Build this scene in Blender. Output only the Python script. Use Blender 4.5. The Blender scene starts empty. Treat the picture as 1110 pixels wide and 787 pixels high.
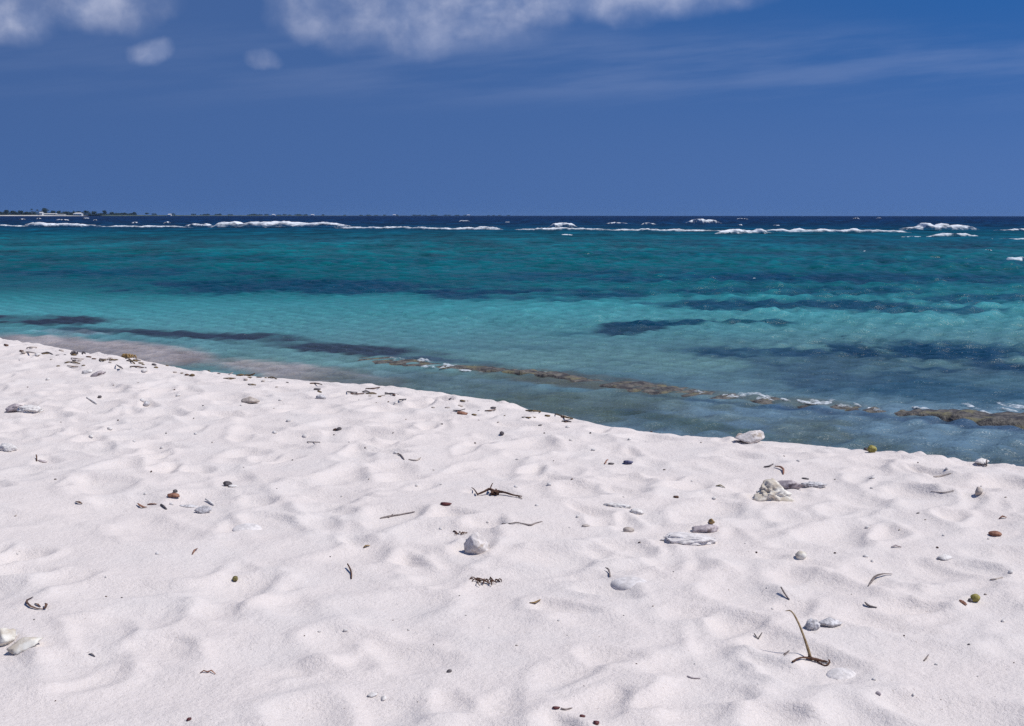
import bpy, math, random
import numpy as np
from mathutils import Vector, Matrix, noise as mnoise

# ------------------------------------------------------------------ camera, sky, sun, exposure
S = bpy.context.scene
C = S.collection
F_PX, CX, CY = 1340.0, 555.0, 393.5
EYE, SAND_Z = 2.5, 1.0
PITCH = math.atan(160.0 / F_PX)

cam_d = bpy.data.cameras.new('camera')
cam = bpy.data.objects.new('camera', cam_d); C.objects.link(cam)
cam_d.sensor_width = 36.0
cam_d.lens = F_PX / 1110.0 * 36.0
cam_d.clip_start, cam_d.clip_end = 0.05, 60000.0
CAM_R = Matrix.Rotation(math.pi / 2 - PITCH, 3, 'X') @ Matrix.Rotation(0.001, 3, 'Z')
cam.matrix_world = Matrix.Translation((0, 0, EYE)) @ CAM_R.to_4x4()
S.camera = cam

SUN_EL, SUN_AZ = math.radians(59), math.radians(98)     # azimuth clockwise from the view direction
sun_dir = Vector((math.sin(SUN_AZ) * math.cos(SUN_EL), math.cos(SUN_AZ) * math.cos(SUN_EL), math.sin(SUN_EL)))
sd = bpy.data.lights.new('sun', 'SUN'); sd.energy = 3.6; sd.angle = math.radians(0.5); sd.color = (1.0, 0.965, 0.92)
sun = bpy.data.objects.new('sun', sd); C.objects.link(sun)
sun.rotation_euler = sun_dir.to_track_quat('Z', 'Y').to_euler()
sun.location = (20, -5, 30)

S.view_settings.view_transform = 'Standard'; S.view_settings.look = 'None'
S.view_settings.gamma = 1.0; S.view_settings.use_curve_mapping = False
S.view_settings.exposure = 0.15
S.cycles.max_bounces = 6; S.cycles.diffuse_bounces = 3; S.cycles.glossy_bounces = 3
S.cycles.transparent_max_bounces = 12; S.cycles.volume_bounces = 0
S.cycles.use_denoising = False; S.cycles.denoiser = 'OPENIMAGEDENOISE'; S.cycles.denoising_input_passes = 'RGB_ALBEDO_NORMAL'
S.cycles.sample_clamp_direct = 1.6; S.cycles.sample_clamp_indirect = 1.5

class NT:
    """small helper for wiring nodes"""
    def __init__(self, nt):
        self.nt = nt
    def n(self, typ, **kw):
        nd = self.nt.nodes.new(typ)
        for k, v in kw.items(): setattr(nd, k, v)
        return nd
    def put(self, sock, v):
        if hasattr(v, 'is_output'): self.nt.links.new(v, sock)
        elif isinstance(v, bpy.types.Node): self.nt.links.new(v.outputs[0], sock)
        elif v is not None: sock.default_value = v
    def math(self, op, a, b=None, c=None, clamp=False):
        nd = self.n('ShaderNodeMath', operation=op, use_clamp=clamp)
        for i, v in enumerate((a, b, c)):
            if v is not None: self.put(nd.inputs[i], v)
        return nd.outputs[0]
    def mixc(self, f, a, b, mode='MIX'):
        nd = self.n('ShaderNodeMix', data_type='RGBA', blend_type=mode)
        self.put(nd.inputs[0], f); self.put(nd.inputs[6], a); self.put(nd.inputs[7], b)
        return nd.outputs[2]
    def smooth(self, x, lo, hi, a=0.0, b=1.0):
        nd = self.n('ShaderNodeMapRange', interpolation_type='SMOOTHSTEP')
        self.put(nd.inputs[0], x)
        nd.inputs[1].default_value, nd.inputs[2].default_value = lo, hi
        nd.inputs[3].default_value, nd.inputs[4].default_value = a, b
        return nd.outputs[0]
    def noise(self, vec, scale, detail=4, rough=0.55, dim='3D', out=0, dist=0.0):
        nd = self.n('ShaderNodeTexNoise', noise_dimensions=dim)
        self.put(nd.inputs['Vector'], vec); nd.inputs['Scale'].default_value = scale
        nd.inputs['Detail'].default_value = detail; nd.inputs['Roughness'].default_value = rough
        nd.inputs['Distortion'].default_value = dist
        return nd.outputs[out]
    def vscale(self, vec, sx, sy, sz):
        nd = self.n('ShaderNodeVectorMath', operation='MULTIPLY')
        self.put(nd.inputs[0], vec); nd.inputs[1].default_value = (sx, sy, sz)
        return nd.outputs[0]
    def xyz(self, x, y, z):
        nd = self.n('ShaderNodeCombineXYZ')
        for i, v in enumerate((x, y, z)): self.put(nd.inputs[i], v)
        return nd.outputs[0]

def lin(r, g, b, a=1.0):
    f = lambda c: (c / 255 / 12.92) if c / 255 <= 0.04045 else ((c / 255 + 0.055) / 1.055) ** 2.4
    return (f(r), f(g), f(b), a)

# --- world: Nishita sky, deepened, with procedural cumulus and thin streaks
W = bpy.data.worlds.new('World'); S.world = W; W.use_nodes = True
W.node_tree.nodes.clear()
w = NT(W.node_tree)
wout = w.n('ShaderNodeOutputWorld'); bg = w.n('ShaderNodeBackground'); bg.inputs[1].default_value = 0.081
W.node_tree.links.new(bg.outputs[0], wout.inputs[0])
tc = w.n('ShaderNodeTexCoord')
sep = w.n('ShaderNodeSeparateXYZ'); w.put(sep.inputs[0], tc.outputs['Generated'])
dx, dy, dz = sep.outputs
zz = w.math('ADD', w.math('MULTIPLY', w.math('MAXIMUM', dz, 0.0), 0.55), 0.42)
sky = w.n('ShaderNodeTexSky', sky_type='NISHITA')
sky.sun_disc = False; sky.sun_elevation = SUN_EL; sky.sun_rotation = SUN_AZ
sky.air_density, sky.dust_density, sky.ozone_density = 1.0, 0.3, 2.2
w.put(sky.inputs[0], w.xyz(dx, dy, zz))
skyc = w.mixc(1.0, sky.outputs[0], (0.58, 0.765, 1.08, 1), 'MULTIPLY')
yy = w.math('MAXIMUM', dy, 0.05)
u = w.math('DIVIDE', dx, yy); v = w.math('DIVIDE', dz, yy)
uv = w.xyz(u, v, 0.0)
deep = w.math('MULTIPLY', w.smooth(v, 0.02, 0.19), w.smooth(u, -0.30, 0.40))       # clearer, deeper air up and to the right
skyc = w.mixc(deep, skyc, w.mixc(1.0, skyc, (0.36, 0.78, 0.96, 1), 'MULTIPLY'))
warp = w.noise(uv, 17.0, 5, 0.52, out=1)
wsep = w.n('ShaderNodeSeparateXYZ'); w.put(wsep.inputs[0], warp)
uw = w.math('ADD', u, w.math('MULTIPLY', w.math('SUBTRACT', wsep.outputs[0], 0.5), 0.055))
vw = w.math('ADD', v, w.math('MULTIPLY', w.math('SUBTRACT', wsep.outputs[1], 0.5), 0.030))
# cumulus puffs: centre and half-size in tangent units of the sky (u right, v up), strength
PUFFS = [(-0.395, 0.163, 0.030, 0.022, 1.0), (-0.335, 0.170, 0.050, 0.018, 0.85),
         (-0.288, 0.1325, 0.0135, 0.0075, 1.0), (-0.199, 0.1245, 0.012, 0.006, 0.5),
         (-0.150, 0.163, 0.032, 0.017, 0.75), (-0.085, 0.168, 0.060, 0.030, 0.9), (-0.045, 0.150, 0.050, 0.016, 0.7),
         (-0.010, 0.172, 0.050, 0.019, 1.15), (0.095, 0.177, 0.075, 0.017, 1.0), (-0.50, 0.160, 0.04, 0.012, 0.5), (-0.420, 0.104, 0.01, 0.006, 0.4)]
dens = None
for (u0, v0, a, b, st) in PUFFS:
    e = w.math('ADD', w.math('POWER', w.math('DIVIDE', w.math('SUBTRACT', uw, u0), a), 2.0),
               w.math('POWER', w.math('DIVIDE', w.math('SUBTRACT', vw, v0), b), 2.0))
    m = w.math('MULTIPLY', w.smooth(e, 2.8, -0.2), st)
    dens = m if dens is None else w.math('MAXIMUM', dens, m)
wisp = w.noise(uv, 26.0, 6, 0.56)
cum = w.math('MULTIPLY', dens, w.smooth(wisp, 0.28, 0.76, 0.34, 1.0))
lit = w.noise(w.xyz(w.math('ADD', uw, 3.0), vw, 0.0), 30.0, 4, 0.5)
# thin streaks of high cloud
st_v = w.xyz(w.math('MULTIPLY', u, 3.4), w.math('ADD', w.math('MULTIPLY', v, 30.0), w.math('MULTIPLY', u, -2.6)), 1.7)
st_n = w.noise(st_v, 1.6, 5, 0.55)
band = w.math('MULTIPLY', w.smooth(v, 0.075, 0.11), w.smooth(v, 0.165, 0.125))
side = w.smooth(u, -0.35, 0.10, 0.35, 1.0)
streak = w.math('MULTIPLY', w.math('MULTIPLY', w.smooth(st_n, 0.36, 0.72), band), side)
front = w.smooth(dy, 0.1, 0.4)
c1 = w.mixc(w.math('MULTIPLY', streak, w.math('MULTIPLY', front, 0.085)), skyc, (7.5, 8.2, 10.5, 1))
c2 = w.mixc(w.math('MULTIPLY', w.math('MULTIPLY', cum, front), 0.50, clamp=True), c1,
            w.mixc(w.smooth(lit, 0.35, 0.7), (4.9, 5.6, 7.9, 1), (9.8, 10.0, 11.6, 1)))
w.put(bg.inputs[0], c2)

# ------------------------------------------------------------------ projection helpers (author in photo pixels, build in metres)
Rm = np.array(CAM_R)
def ray(px, py):
    d = np.array(((px - CX) / F_PX, -(py - CY) / F_PX, -1.0))
    return Rm @ d
def at_z(px, py, z=0.0):
    d = ray(px, py); t = (z - EYE) / d[2]
    return np.array((d[0] * t, d[1] * t, z))
def at_y(px, py, Y):
    d = ray(px, py); t = Y / d[1]
    return np.array((d[0] * t, Y, EYE + d[2] * t))
def project(x, y, z):
    p = np.stack([x, y, z - EYE], -1) @ Rm
    zc = np.minimum(p[..., 2], -1e-3)
    return CX + F_PX * p[..., 0] / -zc, CY - F_PX * p[..., 1] / -zc

# ------------------------------------------------------------------ numpy noise
def _hash(ix, iy, seed):
    h = (ix.astype(np.int64) * 374761393 + iy.astype(np.int64) * 668265263 + seed * 974634777) & 0xFFFFFFFF
    h = ((h ^ (h >> 13)) * 1274126177) & 0xFFFFFFFF
    return ((h ^ (h >> 16)) & 0xFFFF) / 65535.0
def vnoise(x, y, seed=0):
    ix, iy = np.floor(x), np.floor(y); fx, fy = x - ix, y - iy
    fx = fx * fx * fx * (fx * (fx * 6 - 15) + 10); fy = fy * fy * fy * (fy * (fy * 6 - 15) + 10)
    a, b = _hash(ix, iy, seed), _hash(ix + 1, iy, seed)
    c, d = _hash(ix, iy + 1, seed), _hash(ix + 1, iy + 1, seed)
    return (a * (1 - fx) + b * fx) * (1 - fy) + (c * (1 - fx) + d * fx) * fy
def fbm(x, y, seed=0, octv=4, gain=0.5):
    t, amp, tot = 0, 1.0, 0.0
    for o in range(octv):
        t = t + amp * (vnoise(x * 2 ** o + 17.3 * o, y * 2 ** o - 9.1 * o, seed + o) * 2 - 1); tot += amp; amp *= gain
    return t / tot
def sst(x, a, b):
    t = np.clip((x - a) / (b - a), 0, 1); return t * t * (3 - 2 * t)

# ------------------------------------------------------------------ beach relief
CREST_X = [-40.0, -6.2, -3.4, -1.0, 0.04, 0.94, 2.3, 3.07, 20.0]
CREST_Y = [42.0, 15.0, 12.25, 10.95, 9.65, 8.55, 7.95, 7.3, -3.0]
S_TAB = [-1000, -1.6, -0.8, -0.3, 0.0, 0.3, 0.8, 2.0, 3.6, 5.0, 8.0, 20.0, 60.0, 300.0, 20000.0]
Z_TAB = [1.0, 1.0, 0.995, 0.985, 0.965, 0.92, 0.80, 0.42, 0.0, -0.12, -0.30, -0.8, -2.2, -3.0, -3.2]
def shore_s(x, y):
    return (y - np.interp(x, CREST_X, CREST_Y)) * 0.78
def base_z(x, y):
    return np.interp(shore_s(x, y), S_TAB, Z_TAB)

RX0, RX1, RY0, RY1, CELL = -13.0, 11.0, 0.5, 22.0, 0.0125
nx, ny = int((RX1 - RX0) / CELL), int((RY1 - RY0) / CELL)
gx = RX0 + np.arange(nx) * CELL; gy = RY0 + np.arange(ny) * CELL
GX, GY = np.meshgrid(gx, gy)
relief = (0.050 * fbm(GX / 1.5, GY / 1.5, 3, 2) + 0.022 * fbm(GX / 0.55, GY / 0.55, 11, 2)).astype(np.float32)
rng = np.random.default_rng(7)
def stamp(cx, cy, a, b, th, depth, rim, keep):
    R = max(a, b) * 1.8
    i0, i1 = int((cx - R - RX0) / CELL), int((cx + R - RX0) / CELL) + 1
    j0, j1 = int((cy - R - RY0) / CELL), int((cy + R - RY0) / CELL) + 1
    i0, j0 = max(i0, 0), max(j0, 0); i1, j1 = min(i1, nx), min(j1, ny)
    if i1 - i0 < 4 or j1 - j0 < 4: return
    X, Y = GX[j0:j1, i0:i1] - cx, GY[j0:j1, i0:i1] - cy
    c, s_ = math.cos(th), math.sin(th)
    p, q = (X * c + Y * s_) / a, (-X * s_ + Y * c) / b
    r = np.sqrt(p * p + q * q) * (1 + 0.16 * np.sin(3 * np.arctan2(q, p) + cx * 40))
    h = relief[j0:j1, i0:i1]
    bowl = -depth * (1 - np.clip(r, 0, 1) ** 2.2) * (1 + 0.35 * p)
    wgt = np.clip((1.12 - r) / 0.30, 0, 1) * keep
    mean = float(h[r < 1].mean()) if (r < 1).any() else 0.0
    rimz = rim * np.exp(-((r - 1.18) / 0.22) ** 2)
    relief[j0:j1, i0:i1] = h * (1 - wgt) + (mean * 0.6 + bowl) * wgt + rimz
for k in range(7200):
    cx, cy = rng.uniform(RX0, RX1), rng.uniform(RY0, RY1)
    sv = float(shore_s(cx, cy))
    if sv > 1.3: continue
    big = rng.random()
    if big < 0.62:      # footprints, half filled again
        a, b, d = rng.uniform(.12, .19), rng.uniform(.07, .11), rng.uniform(.020, .050)
    else:               # wide soft hollows
        a, b, d = rng.uniform(.15, .30), rng.uniform(.12, .20), rng.uniform(.020, .055)
    near = 1.0 if cy > 4.5 else 0.85
    stamp(cx, cy, a, b, rng.uniform(0, math.pi), d * near, d * rng.uniform(.15, .42), rng.uniform(.6, 1.0))
for _ in range(2):
    for ax in (0, 1):
        relief = (np.roll(relief, 1, ax) + 2 * relief + np.roll(relief, -1, ax)) / 4
relief += (0.0065 * fbm(GX / 0.13, GY / 0.13, 23, 4) + 0.006 * np.abs(fbm(GX / 0.24, GY / 0.24, 29, 3))).astype(np.float32)
relief -= relief.mean(); relief *= 0.70
def relief_at(x, y):
    fx = np.clip((x - RX0) / CELL, 0, nx - 1.001); fy = np.clip((y - RY0) / CELL, 0, ny - 1.001)
    i, j = fx.astype(int), fy.astype(int); a, b = fx - i, fy - j
    h = (relief[j, i] * (1 - a) + relief[j, i + 1] * a) * (1 - b) + (relief[j + 1, i] * (1 - a) + relief[j + 1, i + 1] * a) * b
    inside = sst(x, RX0, RX0 + .5) * sst(-x, -RX1, -RX1 + .5) * sst(y, RY0, RY0 + .5) * sst(-y, -RY1, -RY1 + 1.0)
    return h * inside
def ground(x, y):
    x = np.asarray(x, float); y = np.asarray(y, float)
    fade = 1 - 0.75 * sst(shore_s(x, y), 0.3, 2.6)
    return base_z(x, y) + relief_at(x, y) * fade
def on_sand(px, py):
    d = ray(px, py); t = np.arange(2.0, 40.0, 0.01)
    x, y, z = d[0] * t, d[1] * t, EYE + d[2] * t
    hit = np.nonzero(z <= ground(x, y))[0]
    k = hit[0] if len(hit) else len(t) - 1
    if shore_s(x[k], y[k]) > 0.45:          # the pixel looks past the crest: stand it on the crest below
        g = ground(x, y); el = np.where(shore_s(x, y) < 0.45, (g - EYE) / t, -9.0); k = int(np.argmax(el))
    return np.array((x[k], y[k], float(ground(x[k], y[k]))))

# ------------------------------------------------------------------ mesh helpers
def link(name, me, mat=None, parent=None):
    o = bpy.data.objects.new(name, me); C.objects.link(o)
    if mat: me.materials.append(mat)
    if parent: o.parent = parent
    return o
def tag(o, label=None, cat=None, group=None, kind=None):
    if label: o['label'] = label
    if cat: o['category'] = cat
    if group: o['group'] = group
    if kind: o['kind'] = kind
    return o
def grid_mesh(name, V, rows, cols, wrap=False, col=None):
    """V: rows*cols vertices, row by row"""
    me = bpy.data.meshes.new(name)
    r, c = np.meshgrid(np.arange(rows - 1), np.arange(cols if wrap else cols - 1), indexing='ij')
    c2 = (c + 1) % cols
    q = np.stack([r * cols + c, r * cols + c2, (r + 1) * cols + c2, (r + 1) * cols + c], -1).reshape(-1, 4)
    me.vertices.add(len(V)); me.vertices.foreach_set('co', V.astype(np.float32).ravel())
    me.loops.add(q.size); me.loops.foreach_set('vertex_index', q.astype(np.int32).ravel())
    me.polygons.add(len(q)); me.polygons.foreach_set('loop_start', np.arange(0, q.size, 4, dtype=np.int32))
    me.polygons.foreach_set('use_smooth', np.ones(len(q), bool))
    if col is not None:
        at = me.color_attributes.new('tone', 'FLOAT_COLOR', 'POINT')
        at.data.foreach_set('color', col.astype(np.float32).ravel())
    me.update(calc_edges=True); me.validate()
    return me
def pymesh(name, verts, faces, smooth=True):
    me = bpy.data.meshes.new(name); me.from_pydata([tuple(map(float, p)) for p in verts], [], faces)
    me.polygons.foreach_set('use_smooth', [smooth] * len(me.polygons)); me.update()
    return me
def polar(radii, n_front, n_rest, half=36.0):
    fa = np.radians(np.linspace(-half, half, n_front))
    ra = np.radians(np.linspace(half, 360 - half, n_rest + 2)[1:-1])
    ang = np.concatenate([fa, ra])
    Rr, A = np.meshgrid(radii, ang, indexing='ij')
    return Rr * np.sin(A), Rr * np.cos(A), len(radii), len(ang)
class MB:
    """collects tubes, ribbons and lumps into one mesh"""
    def __init__(self): self.v, self.f = [], []
    def add(self, v, f):
        o = len(self.v); self.v += [tuple(map(float, p)) for p in v]; self.f += [tuple(i + o for i in q) for q in f]
    def tube(self, pts, rad, seg=7, wob=0.0, seed=0):
        pts = [Vector(p) for p in pts]
        fine, fr = [], []
        for i in range(len(pts) - 1):            # Catmull-Rom
            p0, p1, p2, p3 = pts[max(i - 1, 0)], pts[i], pts[i + 1], pts[min(i + 2, len(pts) - 1)]
            for k in range(5):
                t = k / 5
                fine.append(0.5 * ((2 * p1) + (p2 - p0) * t + (2 * p0 - 5 * p1 + 4 * p2 - p3) * t * t + (3 * p1 - p0 - 3 * p2 + p3) * t ** 3))
                fr.append(rad[i] * (1 - t) + rad[i + 1] * t)
        fine.append(pts[-1]); fr.append(rad[-1])
        v, f = [], []
        up = Vector((0.13, 0.21, 1)).normalized()
        for i, p in enumerate(fine):
            d = (fine[min(i + 1, len(fine) - 1)] - fine[max(i - 1, 0)]).normalized()
            a = d.cross(up); a = a.normalized() if a.length > 1e-4 else Vector((1, 0, 0)); b = a.cross(d).normalized()
            for k in range(seg):
                th = 2 * math.pi * k / seg
                r = fr[i] * (1 + wob * mnoise.noise(Vector((i * 0.7 + seed, k * 1.3, seed * 2.1))))
                v.append(p + (a * math.cos(th) + b * math.sin(th)) * r)
        n = len(fine)
        for i in range(n - 1):
            for k in range(seg):
                f.append((i * seg + k, i * seg + (k + 1) % seg, (i + 1) * seg + (k + 1) % seg, (i + 1) * seg + k))
        f.append(tuple(range(seg))[::-1]); f.append(tuple((n - 1) * seg + k for k in range(seg)))
        self.add(v, f)
    def build(self, name, mat, parent=None, smooth=True):
        return link(name, pymesh(name, self.v, self.f, smooth), mat, parent)

import bmesh
def ico(sub):
    bm = bmesh.new(); bmesh.ops.create_icosphere(bm, subdivisions=sub, radius=1.0)
    bm.verts.ensure_lookup_table()
    v = [p.co.copy() for p in bm.verts]; f = [tuple(q.index for q in x.verts) for x in bm.faces]
    bm.free(); return v, f
ICO = {k: ico(k) for k in (2, 3, 4, 5)}

# ------------------------------------------------------------------ materials
def mat(name):
    m = bpy.data.materials.new(name); m.use_nodes = True; m.node_tree.nodes.clear()
    t = NT(m.node_tree); out = t.n('ShaderNodeOutputMaterial')
    return m, t, out
def principled(t, out, color, rough=0.8, spec=0.3, normal=None):
    p = t.n('ShaderNodeBsdfPrincipled')
    t.put(p.inputs['Base Color'], color); t.put(p.inputs['Roughness'], rough); t.put(p.inputs['Specular IOR Level'], spec)
    if normal is not None: t.put(p.inputs['Normal'], normal)
    t.nt.links.new(p.outputs[0], out.inputs['Surface']); return p
def bump(t, h, strength, dist, normal=None):
    b = t.n('ShaderNodeBump'); b.inputs['Strength'].default_value = strength; b.inputs['Distance'].default_value = dist
    t.put(b.inputs['Height'], h)
    if normal is not None: t.put(b.inputs['Normal'], normal)
    return b.outputs[0]

# dry coral sand, darker where it is wet at the foot of the slope
M_SAND, t, out = mat('sand')
geo = t.n('ShaderNodeNewGeometry'); P = geo.outputs['Position']
ps = t.n('ShaderNodeSeparateXYZ'); t.put(ps.inputs[0], P)
g1 = t.noise(P, 230.0, 2, 0.7); g2 = t.noise(P, 75.0, 3, 0.65); g3 = t.noise(P, 2.6, 4, 0.55); g4 = t.noise(P, 520.0, 1, 0.6)
col = t.mixc(t.smooth(g1, 0.30, 0.72), (0.64, 0.568, 0.527, 1), (0.765, 0.69, 0.645, 1))
col = t.mixc(t.math('MULTIPLY', t.smooth(g2, 0.40, 0.75), 0.35), col, (0.56, 0.50, 0.45, 1))
col = t.mixc(t.math('MULTIPLY', t.smooth(g3, 0.40, 0.68), 0.30), col, (0.66, 0.62, 0.59, 1))
fleck = t.noise(P, 95.0, 1, 0.5)
col = t.mixc(t.math('MULTIPLY', t.smooth(fleck, 0.735, 0.78), 0.55), col, (0.22, 0.17, 0.14, 1))
wet = t.smooth(t.math('ADD', ps.outputs[2], t.math('MULTIPLY', t.noise(P, 1.3, 3), 0.10)), 0.36, 0.20)
col = t.mixc(wet, col, (0.47, 0.42, 0.39, 1))
g5 = t.noise(P, 26.0, 4, 0.6); nb = bump(t, g5, 0.5, 0.014); nb = bump(t, g2, 0.55, 0.007, nb); nb = bump(t, g1, 0.60, 0.003, nb); nb = bump(t, g4, 0.35, 0.0015, nb)
principled(t, out, col, t.math('SUBTRACT', 0.95, t.math('MULTIPLY', wet, 0.5)), 0.15, nb)

# sea: water body colour by depth and bottom, a rippled reflecting surface, clear at the edge
M_SEA, t, out = mat('sea_water')
geo = t.n('ShaderNodeNewGeometry'); P = geo.outputs['Position']
va = t.n('ShaderNodeVertexColor'); va.layer_name = 'tone'
pv = t.vscale(P, 1.0, 1.7, 1.0)
dist = t.n('ShaderNodeVectorMath', operation='LENGTH'); t.put(dist.inputs[0], P)
r1 = t.noise(pv, 9.0, 3, 0.6); r2 = t.noise(pv, 2.2, 4, 0.6); r3 = t.noise(t.vscale(P, 0.30, 0.45, 1), 0.55, 6, 0.68)
r0 = t.noise(pv, 24.0, 2, 0.6); nb = bump(t, r0, 0.6, 0.016); nb = bump(t, r1, 0.7, 0.045, nb); nb = bump(t, r2, 0.7, 0.10, nb)
far = t.smooth(dist.outputs['Value'], 25.0, 90.0)
nb2 = bump(t, r3, 0.5, 1.0)
nmix = t.n('ShaderNodeMix', data_type='VECTOR'); t.put(nmix.inputs[0], far); t.put(nmix.inputs[4], nb); t.put(nmix.inputs[5], nb2)
nrm = nmix.outputs[1]
dif = t.n('ShaderNodeBsdfDiffuse'); t.put(dif.inputs[0], va.outputs[0]); t.put(dif.inputs['Normal'], nrm)
trn = t.n('ShaderNodeBsdfTransparent'); trn.inputs[0].default_value = (0.80, 0.92, 0.93, 1)
mx = t.n('ShaderNodeMixShader'); t.put(mx.inputs[0], va.outputs[1])
t.nt.links.new(trn.outputs[0], mx.inputs[1]); t.nt.links.new(dif.outputs[0], mx.inputs[2])
gl = t.n('ShaderNodeBsdfGlossy'); gl.inputs['Roughness'].default_value = 0.25; t.put(gl.inputs['Normal'], nrm)
fr = t.n('ShaderNodeFresnel'); fr.inputs[0].default_value = 1.33; t.put(fr.inputs['Normal'], nrm)
fm = t.math('MINIMUM', t.math('MULTIPLY', fr.outputs[0], 0.55), t.smooth(dist.outputs['Value'], 25.0, 200.0, 0.48, 0.09))    # far off only wave faces turned to the shore are seen
m2 = t.n('ShaderNodeMixShader'); t.put(m2.inputs[0], fm)
t.nt.links.new(mx.outputs[0], m2.inputs[1]); t.nt.links.new(gl.outputs[0], m2.inputs[2])
t.nt.links.new(m2.outputs[0], out.inputs['Surface'])

def simple(name, c1, c2, scale=30.0, rough=0.8, bstr=0.4, bdist=0.004, c3=None, spec=0.25, coord='Object', lo=0.38, hi=0.64, detail=5):
    m, t, out = mat(name)
    tcn = t.n('ShaderNodeTexCoord'); V = tcn.outputs[coord]
    n1 = t.noise(V, scale, detail, 0.62)
    col = t.mixc(t.smooth(n1, lo, hi), (*c1, 1), (*c2, 1))
    if c3:
        n2 = t.noise(V, scale * 0.55, 3, 0.5, dist=0.4)
        col = t.mixc(t.smooth(n2, 0.52, 0.66), col, (*c3, 1))
    n3 = t.noise(V, scale * 3.1, 3, 0.6)
    principled(t, out, col, rough, spec, bump(t, t.math('ADD', n1, t.math('MULTIPLY', n3, 0.5)), bstr, bdist))
    return m
def lacy(name, scale, c, lo, hi, stretch=(1.0, .55, 1.0)):
    m, t, out = mat(name)
    geo = t.n('ShaderNodeNewGeometry'); va = t.n('ShaderNodeVertexColor'); va.layer_name = 'tone'
    V = t.vscale(geo.outputs['Position'], *stretch)
    n1 = t.noise(V, scale, 5, 0.68); n2 = t.noise(V, scale * .22, 3, 0.6)
    h = t.math('ADD', va.outputs[0], t.math('MULTIPLY', t.math('SUBTRACT', t.math('ADD', t.math('MULTIPLY', n1, .6), t.math('MULTIPLY', n2, .4)), .5), 2.6))
    a = t.smooth(h, lo, hi)
    d = t.n('ShaderNodeBsdfDiffuse'); t.put(d.inputs[0], t.mixc(n1, (*[x * .86 for x in c], 1), (*c, 1)))
    t.put(d.inputs['Normal'], bump(t, n1, .4, .5 / scale))
    tr = t.n('ShaderNodeBsdfTransparent'); mx = t.n('ShaderNodeMixShader'); t.put(mx.inputs[0], a)
    t.nt.links.new(tr.outputs[0], mx.inputs[1]); t.nt.links.new(d.outputs[0], mx.inputs[2]); t.nt.links.new(mx.outputs[0], out.inputs['Surface'])
    return m
M_FOAM = lacy('foam', 2.2, (0.80, 0.83, 0.86), .20, 1.05, (.35, .35, 1.4))
M_FLECK = lacy('fleck_foam', 2.6, (0.66, 0.74, 0.78), .35, 1.0)
M_SPLASH = lacy('surge_foam', 15.0, (0.70, 0.75, 0.78), .62, 1.35, (1.0, 1.0, .6))
M_LEDGE = simple('ledge_rock', (0.05, 0.045, 0.045), (0.155, 0.14, 0.118), 7, 0.7, 0.9, 0.05, (0.15, 0.135, 0.08))
M_CORAL_W = simple('bleached_coral', (0.56, 0.52, 0.49), (0.78, 0.74, 0.70), 60, 0.9, 0.5, 0.005)
M_CORAL_P = simple('weathered_coral', (0.54, 0.49, 0.46), (0.76, 0.70, 0.66), 40, 0.9, 0.55, 0.005, (0.40, 0.33, 0.27))
M_CORAL_G = simple('grey_coral', (0.38, 0.36, 0.36), (0.70, 0.67, 0.66), 70, 0.9, 0.5, 0.004)
M_CORAL_C = simple('cream_coral', (0.52, 0.45, 0.36), (0.78, 0.74, 0.66), 16, 0.85, 0.6, 0.004)
M_STONE_T = simple('tan_stone', (0.38, 0.32, 0.28), (0.54, 0.47, 0.41), 40, 0.85, 0.5, 0.003)
M_STONE_M = simple('mauve_stone', (0.34, 0.29, 0.30), (0.54, 0.47, 0.46), 34, 0.85, 0.5, 0.003, (0.16, 0.12, 0.12))
M_STONE_R = simple('red_stone', (0.20, 0.09, 0.06), (0.34, 0.18, 0.12), 60, 0.85, 0.5, 0.003)
M_STONE_D = simple('dark_stone', (0.07, 0.06, 0.065), (0.16, 0.14, 0.14), 60, 0.8, 0.5, 0.003)
M_BLUE = simple('blue_black_shell', (0.04, 0.04, 0.09), (0.12, 0.12, 0.20), 60, 0.45, 0.3, 0.002)
M_SANDY = simple('sand_crusted_coral', (0.55, 0.51, 0.49), (0.74, 0.69, 0.66), 40, 0.95, 0.7, 0.004)
M_SHELL = simple('white_shell', (0.70, 0.70, 0.73), (0.82, 0.82, 0.84), 18, 0.6, 0.3, 0.002)
M_WOOD_D = simple('dark_driftwood', (0.055, 0.028, 0.020), (0.14, 0.075, 0.05), 55, 0.85, 0.6, 0.003)
M_WOOD_G = simple('grey_driftwood', (0.16, 0.13, 0.12), (0.30, 0.25, 0.23), 55, 0.85, 0.6, 0.003)
M_STALK = simple('dry_stalk', (0.24, 0.16, 0.08), (0.40, 0.30, 0.18), 40, 0.8, 0.5, 0.002)
M_WEED = simple('dry_seaweed', (0.05, 0.03, 0.03), (0.16, 0.09, 0.06), 50, 0.8, 0.5, 0.003)
M_WRACK = simple('wrack', (0.07, 0.05, 0.03), (0.20, 0.14, 0.07), 40, 0.85, 0.5, 0.003)
M_POD = simple('seed_pod', (0.07, 0.018, 0.022), (0.15, 0.05, 0.045), 45, 0.55, 0.3, 0.002)
M_FRUIT = simple('yellow_green_fruit', (0.24, 0.20, 0.05), (0.38, 0.33, 0.10), 45, 0.55, 0.3, 0.002, (0.14, 0.12, 0.03))
M_OLIVE = simple('olive_pebble', (0.12, 0.10, 0.04), (0.24, 0.20, 0.08), 60, 0.8, 0.4, 0.002)
M_CHIP = simple('ochre_chip', (0.24, 0.15, 0.06), (0.38, 0.26, 0.12), 60, 0.8, 0.4, 0.002)
M_LAND = simple('island_ground', (0.05, 0.07, 0.04), (0.10, 0.11, 0.07), 0.03, 0.9, 0.1, 0.1)
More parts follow.
